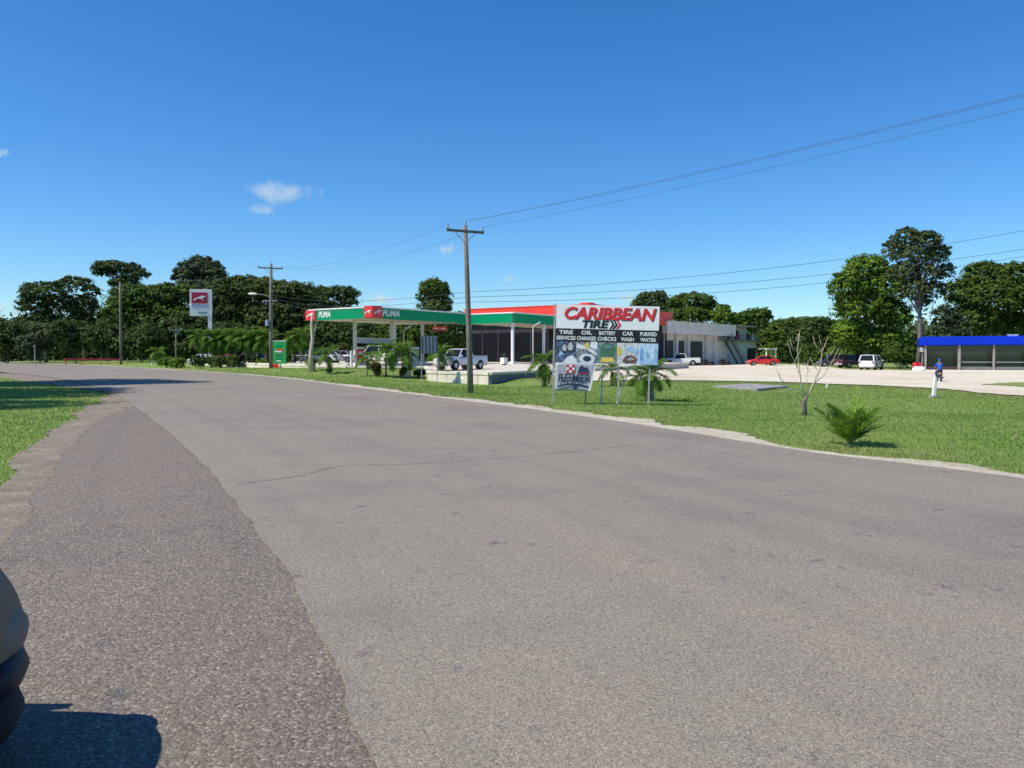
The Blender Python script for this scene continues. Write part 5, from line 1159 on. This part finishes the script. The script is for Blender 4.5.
# ---- the car at the left edge, close to the camera
def near_car():
    t = thing('parked_car', 'champagne silver car whose front corner shows at the left edge', 'car', (-2.84, 1.64, .025), math.pi / 2)
    # local x forward (world +y), y left.  rings from nose to tail, squared and crowned
    st = [  # x, half width, bottom, shoulder z, top z
        (2.02, .46, .42, .60, .74), (1.98, .62, .37, .64, .82), (1.88, .73, .34, .68, .88), (1.72, .795, .32, .74, .92), (1.45, .825, .31, .80, .95), (1.05, .83, .23, .82, .98), (.6, .83, .23, .86, 1.02), (.1, .83, .23, .88, 1.04), (-1.2, .83, .23, .90, 1.05), (-1.9, .80, .24, .88, 1.04), (-2.2, .72, .30, .84, 1.0), (-2.3, .58, .38, .78, .92)]
    secs = []
    for x, w, zb, zs, zt in st:
        half = [(w * .80, zb), (w * .96, zb + .05), (w, zb + (zs - zb) * .35), (w * .995, zs - .06), (w * .965, zs), (w * .88, zs + (zt - zs) * .7), (w * .55, zt)]
        sh = .40 * float(sstep(.6, 1.7, x)); X_ = lambda z: x - sh * max(0, z - .35)
        secs.append([(X_(z), y, z) for y, z in half] + [(X_(zt), 0, zt + .02)] + [(X_(z), -y, z) for y, z in half[::-1]] + [(X_(zb), 0, zb)])
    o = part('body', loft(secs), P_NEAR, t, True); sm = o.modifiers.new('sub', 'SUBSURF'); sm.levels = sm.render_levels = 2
    # black lower valance round the nose
    for z_, rr, grow, m_ in ((.19, .10, -.03, RUBBER), (.35, .075, .012, P_NAVY)):
        va = []
        for q in range(31):
            a = -1.5 + 3.0 * q / 30; va.append((1.30 + (.66 + grow) * abs(math.cos(a)) ** .55, (.765 + grow) * math.sin(a), z_))
        part('valance', MB().tube(va, rr, 8), m_, t, True)
    for s in (1, -1):
        part('headlight', MB().ell((1.70, s * .50, .74), (.16, .16, .07), 14, 8), GLASS_DARK, t, True)
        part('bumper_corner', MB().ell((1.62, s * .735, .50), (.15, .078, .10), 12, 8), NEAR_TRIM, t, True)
        for x in (1.30, -1.42):
            w = part('wheel', MB().tube([(x, s * .54, .325), (x, s * .56, .325), (x, s * .715, .325), (x, s * .74, .325)], [.29, .325, .325, .295], 30), RUBBER, t, True); part('rim', MB().tube([(x, s * .715, .325), (x, s * .745, .325)], [.21, .19], 18), RIM, w)
        part('mirror', MB().ell((.62, s * .98, 1.02), (.09, .13, .08), 12, 8), P_NEAR, t, True)
    a, b_, c, d, zb, zr, wb, wr = .85, .1, -1.0, -1.75, .92, 1.42, .77, .60
    P8 = [(a, wb, zb), (d, wb, zb), (d, -wb, zb), (a, -wb, zb), (b_, wr, zr - .05), (c, wr, zr - .05), (c, -wr, zr - .05), (b_, -wr, zr - .05)]
    F6 = [(0, 1, 2, 3), (4, 7, 6, 5), (0, 4, 5, 1), (1, 5, 6, 2), (2, 6, 7, 3), (3, 7, 4, 0)]
    part('window', MB().add(P8, F6), GLASS_DARK, t)
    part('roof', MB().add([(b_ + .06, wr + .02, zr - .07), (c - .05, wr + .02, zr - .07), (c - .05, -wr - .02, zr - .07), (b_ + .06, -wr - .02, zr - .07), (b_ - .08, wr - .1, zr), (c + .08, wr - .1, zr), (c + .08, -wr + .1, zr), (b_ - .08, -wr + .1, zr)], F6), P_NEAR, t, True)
    mb = MB()
    for s in (1, -1):
        mb.tube([(a, s * wb, zb), (b_, s * wr, zr - .04)], .04, 6); mb.tube([(d, s * wb, zb), (c, s * wr, zr - .04)], .06, 6); mb.tube([(-.35, s * wb, zb), (-.4, s * wr, zr - .05)], .04, 6)
    part('pillar', mb, P_NEAR, t)
    part('grille', MB().box((2.0, 0, .5), (.05, .6, .1)), BLACK, t)
near_car(); bpy.data.objects['parked_car'].scale = (1, 1, 1.07)

# ---- motorbike and rider
mp = gp(939, 382.0)
mb_dir = math.atan2(.97, .26)
bk = thing('motorcycle', 'small motorcycle being ridden across the gravel lot', 'motorcycle', mp + Vector((0, 0, .05)), mb_dir)
for x in (.62, -.62):
    w = part('wheel', MB().tube([(x + .27 * math.cos(a), 0, .30 + .27 * math.sin(a)) for a in np.linspace(0, 2 * math.pi, 21)], .045, 7, False), RUBBER, bk, True)
    part('hub', MB().tube([(x, -.06, .30), (x, .06, .30)], .09, 10), RIM, w)
    part('spokes', MB().box((x, 0, .3), (.46, .015, .03)).box((x, 0, .3), (.03, .016, .46)), RIM, w)
part('frame', MB().tube([(-.62, .09, .3), (-.2, .09, .45), (.15, .06, .42), (.36, 0, .78)], .03, 7).tube([(-.62, -.09, .3), (-.2, -.09, .45), (.15, -.06, .42)], .03, 7), STEEL_DARK, bk)
part('engine', MB().box((.08, 0, .42), (.36, .26, .3)), STEEL_DARK, bk, bevel=.04)
part('tank', MB().ell((.16, 0, .80), (.28, .14, .13), 12, 8), P_RED, bk, True); part('seat', MB().ell((-.33, 0, .78), (.42, .13, .07), 12, 6), RUBBER, bk, True)
part('fork', MB().tube([(.62, .07, .3), (.42, .07, .95)], .025, 7).tube([(.62, -.07, .3), (.42, -.07, .95)], .025, 7), RIM, bk)
part('handlebar', MB().tube([(.28, .36, 1.02), (.40, .16, .98), (.42, 0, .96), (.40, -.16, .98), (.28, -.36, 1.02)], .018, 7), STEEL_DARK, bk)
part('mudguard', MB().box((-.72, 0, .62), (.3, .14, .03), 0, 0, R(20)), P_RED, bk); part('tail_light', MB().box((-.84, 0, .66), (.05, .12, .07)), LAMP_RED, bk); part('headlight', MB().ell((.54, 0, .86), (.09, .1, .1)), LAMP_CLEAR, bk)
part('exhaust', MB().tube([(.1, -.14, .3), (-.4, -.15, .3), (-.8, -.16, .36)], [.03, .045, .05], 8), RIM, bk)
def skinned(name, verts, edges, radii, m, parent, root=0):
    me = bpy.data.meshes.new(name); me.from_pydata([tuple(v) for v in verts], edges, []); me.materials.append(m)
    o = bpy.data.objects.new(name, me); COL.objects.link(o); o.parent = parent
    o.modifiers.new('skin', 'SKIN'); sv = me.skin_vertices[0].data
    for i, r in enumerate(radii): sv[i].radius = (r, r) if not isinstance(r, tuple) else r; sv[i].use_root = (i == root)
    sb_ = o.modifiers.new('sub', 'SUBSURF'); sb_.levels = sb_.render_levels = 2
    me.polygons.foreach_set('use_smooth', [True] * len(me.polygons)); o.modifiers['skin'].use_smooth_shade = True
    return o
rd = thing('person', 'person in a blue shirt riding the motorcycle', 'person', mp + Vector((0, 0, .05)), mb_dir)
V_ = [(-.22, 0, .88), (-.18, 0, 1.06), (-.12, 0, 1.25), (-.07, 0, 1.40), (-.04, 0, 1.50), (-.01, 0, 1.58), (0.02, 0, 1.68)]
E_ = [(i, i + 1) for i in range(6)]; r_ = [(.15, .12), (.14, .11), (.16, .12), (.13, .10), .055, .085, .075]
for s in (1, -1):
    k = len(V_); V_ += [(-.08, s * .18, 1.40), (.08, s * .27, 1.18), (.26, s * .33, 1.05), (.32, s * .34, 1.03)]; E_ += [(3, k), (k, k + 1), (k + 1, k + 2), (k + 2, k + 3)]; r_ += [.065, .05, .038, .04]
    k = len(V_); V_ += [(-.18, s * .12, .86), (.20, s * .19, .74), (.02, s * .19, .36), (.04, s * .19, .30), (.18, s * .20, .28)]; E_ += [(0, k), (k, k + 1), (k + 1, k + 2), (k + 2, k + 3), (k + 3, k + 4)]; r_ += [.10, .075, .05, .045, .04]
bd_ = skinned('body', V_, E_, r_, SKIN, rd)
Vs = [(-.21, 0, .92), (-.18, 0, 1.06), (-.12, 0, 1.25), (-.07, 0, 1.40), (-.05, 0, 1.45)]; Es = [(0, 1), (1, 2), (2, 3), (3, 4)]; rs = [(.18, .14), (.165, .135), (.18, .14), (.15, .12), .08]
for s in (1, -1): k = len(Vs); Vs += [(-.08, s * .19, 1.395), (.06, s * .262, 1.21), (.12, s * .285, 1.15)]; Es += [(3, k), (k, k + 1), (k + 1, k + 2)]; rs += [.085, .068, .06]
skinned('shirt', Vs, Es, rs, BLUE_SHIRT, rd)
Vs = [(-.22, 0, .92), (-.22, 0, .86)]; Es = [(0, 1)]; rs = [(.16, .13), (.15, .12)]
for s in (1, -1): k = len(Vs); Vs += [(-.16, s * .12, .85), (.20, s * .19, .745), (.05, s * .19, .42), (.03, s * .19, .34)]; Es += [(1, k), (k, k + 1), (k + 1, k + 2), (k + 2, k + 3)]; rs += [.115, .09, .065, .06]
skinned('trousers', Vs, Es, rs, DENIM, rd)
for s in (1, -1):
    part('shoe', MB().ell((.14, s * .195, .27), (.14, .055, .05), 10, 6), BLACK, rd, True)
    for q in range(4): part('finger', MB().tube([(.33, s * (.30 + q * .022), 1.04), (.372, s * (.30 + q * .022), 1.03), (.37, s * (.30 + q * .022), 1.0)], .011, 6), SKIN, bd_)
    part('finger', MB().tube([(.31, s * .29, 1.02), (.33, s * .265, 1.0), (.35, s * .262, .99)], .012, 6), SKIN, bd_)
part('nose', MB().ell((.105, 0, 1.63), (.02, .016, .025), 6, 5), SKIN, bd_)
for s in (1, -1): part('eye', MB().ell((.092, s * .035, 1.655), (.012, .014, .009), 6, 5), BLACK, bd_); part('ear', MB().ell((.0, s * .085, 1.635), (.025, .012, .035), 6, 5), SKIN, bd_)
part('mouth', MB().box((.092, 0, 1.585), (.01, .045, .008)), P_MAROON, bd_)
part('helmet', MB().ell((0.0, 0, 1.70), (.13, .115, .105), 14, 8), BLUE_SHIRT, rd, True)

# ================================================================= GRASS
def grass(name, label, n, rmin, rmax, a0, a1, seed, keep):
    rg = np.random.default_rng(seed)
    r = np.exp(rg.uniform(math.log(rmin), math.log(rmax), n)); a = rg.uniform(a0, a1, n)
    Pq = np.stack([r * np.sin(a), r * np.cos(a)], 1); ok = keep(Pq); Pq, r = Pq[ok], r[ok]
    dr = np.minimum(dist_poly(RE, Pq, 2), dist_poly(LE, Pq, 2)); dl = dist_poly(LOTP, Pq, 2); m_ = len(Pq)
    z = hterr(Pq)
    cl = .6 + .4 * np.sin(Pq[:, 0] * 1.7 + 2 * np.sin(Pq[:, 1] * .9)) * np.sin(Pq[:, 1] * 1.3 + 1.5 * np.sin(Pq[:, 0] * .8))
    h = (.020 + .026 * rg.uniform(0, 1, m_) ** 2) * (.75 + .5 * cl) * (1 + r / 60); w = .0045 * (1 + r / 9)
    dry = np.clip(1 - dr / 2.6, 0, 1) * .75 * rg.uniform(.2, 1, m_) + np.clip(1 - dl / 7, 0, 1) * 1.0 * rg.uniform(.3, 1, m_); dry = np.clip(dry + (rg.uniform(0, 1, m_) < .05) * .6, 0, 1)
    th = rg.uniform(0, 2 * math.pi, m_); ln = rg.uniform(0, .8, m_) * h; lt = rg.uniform(0, 2 * math.pi, m_)
    sx, sy = np.cos(th) * w, np.sin(th) * w
    Vv = np.stack([np.stack([Pq[:, 0] - sx, Pq[:, 1] - sy, z - .01], 1), np.stack([Pq[:, 0] + sx, Pq[:, 1] + sy, z - .01], 1), np.stack([Pq[:, 0] + np.cos(lt) * ln, Pq[:, 1] + np.sin(lt) * ln, z + h], 1)], 1).reshape(-1, 3)
    me = raw_mesh(name, Vv, np.arange(3 * m_).reshape(-1, 3), ('dry', np.repeat(dry, 3)))
    struct(link(name, me, M_BLADE), 'stuff', label, 'grass')
SL2 = SLAB
def keep_right(P):
    ok = ~poly_in(ROADPOLY[::2], P); d = dist_poly(RE, P, 2)
    ok &= (d > .62 + .45 * np.random.default_rng(1).uniform(0, 1, len(P)) ** 2); ok &= ~poly_in(LOTP, P) & ~poly_in(SL2, P)
    side = P[:, 0] > np.interp(P[:, 1], np.sort(RE[:, 1]), RE[np.argsort(RE[:, 1]), 0]); return ok & side
def keep_left(P):
    dn = DIRTPOLY[::3]; ok = ~poly_in(ROADPOLY[::2], P)
    inn = poly_in(dn, P); A_ = DV; lim = np.interp(P[:, 1], yy2, DIRTPOLY[:len(yy2), 0]); side = P[:, 0] < lim + .25 * np.random.default_rng(2).uniform(-1, 1.4, len(P))
    return ok & side & (P[:, 1] > 3)
grass('lawn_grass', 'short green grass of the lawn between road and station', 420000, 9, 95, R(-38), R(46), 11, keep_right)
grass('verge_grass', 'rough green grass on the left verge', 130000, 8, 90, R(-52), R(-24), 12, keep_left)

# ================================================================= CLOUDS
def cloud_mat(dens):
    m = bpy.data.materials.new('cloud_vapour'); m.use_nodes = True; nt = m.node_tree
    for n in list(nt.nodes):
        if n.type != 'OUTPUT_MATERIAL': nt.nodes.remove(n)
    v = nd(nt, 'ShaderNodeVolumePrincipled'); v.inputs['Color'].default_value = (1, 1, 1, 1); v.inputs['Anisotropy'].default_value = .3
    pos = nd(nt, 'ShaderNodeTexCoord').outputs['Object']
    mpp = nd(nt, 'ShaderNodeMapping'); nt.links.new(pos, mpp.inputs['Vector']); oi = nd(nt, 'ShaderNodeObjectInfo'); cb = nd(nt, 'ShaderNodeCombineXYZ')
    mm = nd(nt, 'ShaderNodeMath', operation='MULTIPLY'); mm.inputs[1].default_value = 40; nt.links.new(oi.outputs['Random'], mm.inputs[0]); nt.links.new(mm.outputs[0], cb.inputs[0]); nt.links.new(cb.outputs[0], mpp.inputs['Location'])
    mpp.inputs['Scale'].default_value = (2.2, 1.3, .8)
    nz = noise(nt, mpp.outputs[0], 1.25, 8, .66); ln_ = nd(nt, 'ShaderNodeVectorMath', operation='LENGTH'); nt.links.new(pos, ln_.inputs[0])
    fall = nd(nt, 'ShaderNodeMapRange'); fall.inputs[1].default_value = 0; fall.inputs[2].default_value = 1.0; fall.inputs[3].default_value = .16; fall.inputs[4].default_value = -.34; nt.links.new(ln_.outputs['Value'], fall.inputs[0])
    ad = nd(nt, 'ShaderNodeMath', operation='ADD'); nt.links.new(nz, ad.inputs[0]); nt.links.new(fall.outputs[0], ad.inputs[1])
    mr = nd(nt, 'ShaderNodeMapRange'); mr.inputs[1].default_value = .42; mr.inputs[2].default_value = .75; mr.inputs[3].default_value = 0; mr.inputs[4].default_value = dens; nt.links.new(ad.outputs[0], mr.inputs[0])
    nt.links.new(mr.outputs[0], v.inputs['Density']); nt.links.new(v.outputs[0], nt.nodes['Material Output'].inputs['Volume']); return m
CM = cloud_mat(.02)
CM2 = cloud_mat(.06)
for px, py, rw, rh, lab in ((279, 191, 60, 20, 'widest small white cloud high above the lamp pole'), (262, 209, 32, 10, 'thin wisp of cloud under the widest cloud'), (446, 249, 16, 11, 'tiny puff of cloud left of the near pole top'), (509, 279, 13, 8, 'tiny puff of cloud right of the near pole'), (382, 299, 26, 9, 'faint low cloud above the fuel canopy'), (628, 298, 24, 11, 'faint low cloud behind the billboard top'), (2, 153, 13, 8, 'tiny cloud at the left edge of the sky'), (0, 308, 16, 10, 'faint low cloud at the left edge above the trees')):
    Dc = 2600; c = at(px, py, Dc); kk = Dc / FPX
    o = part('cloud', MB().ell((0, 0, 0), (1, 1, 1), 16, 10), CM if rw > 30 else CM2, None, True); o.location = c; o.scale = (rw * kk, rw * kk * .7, rh * kk); o.rotation_euler = (0, random.uniform(-.05, .1), 0); struct(o, 'stuff', lab, 'cloud')
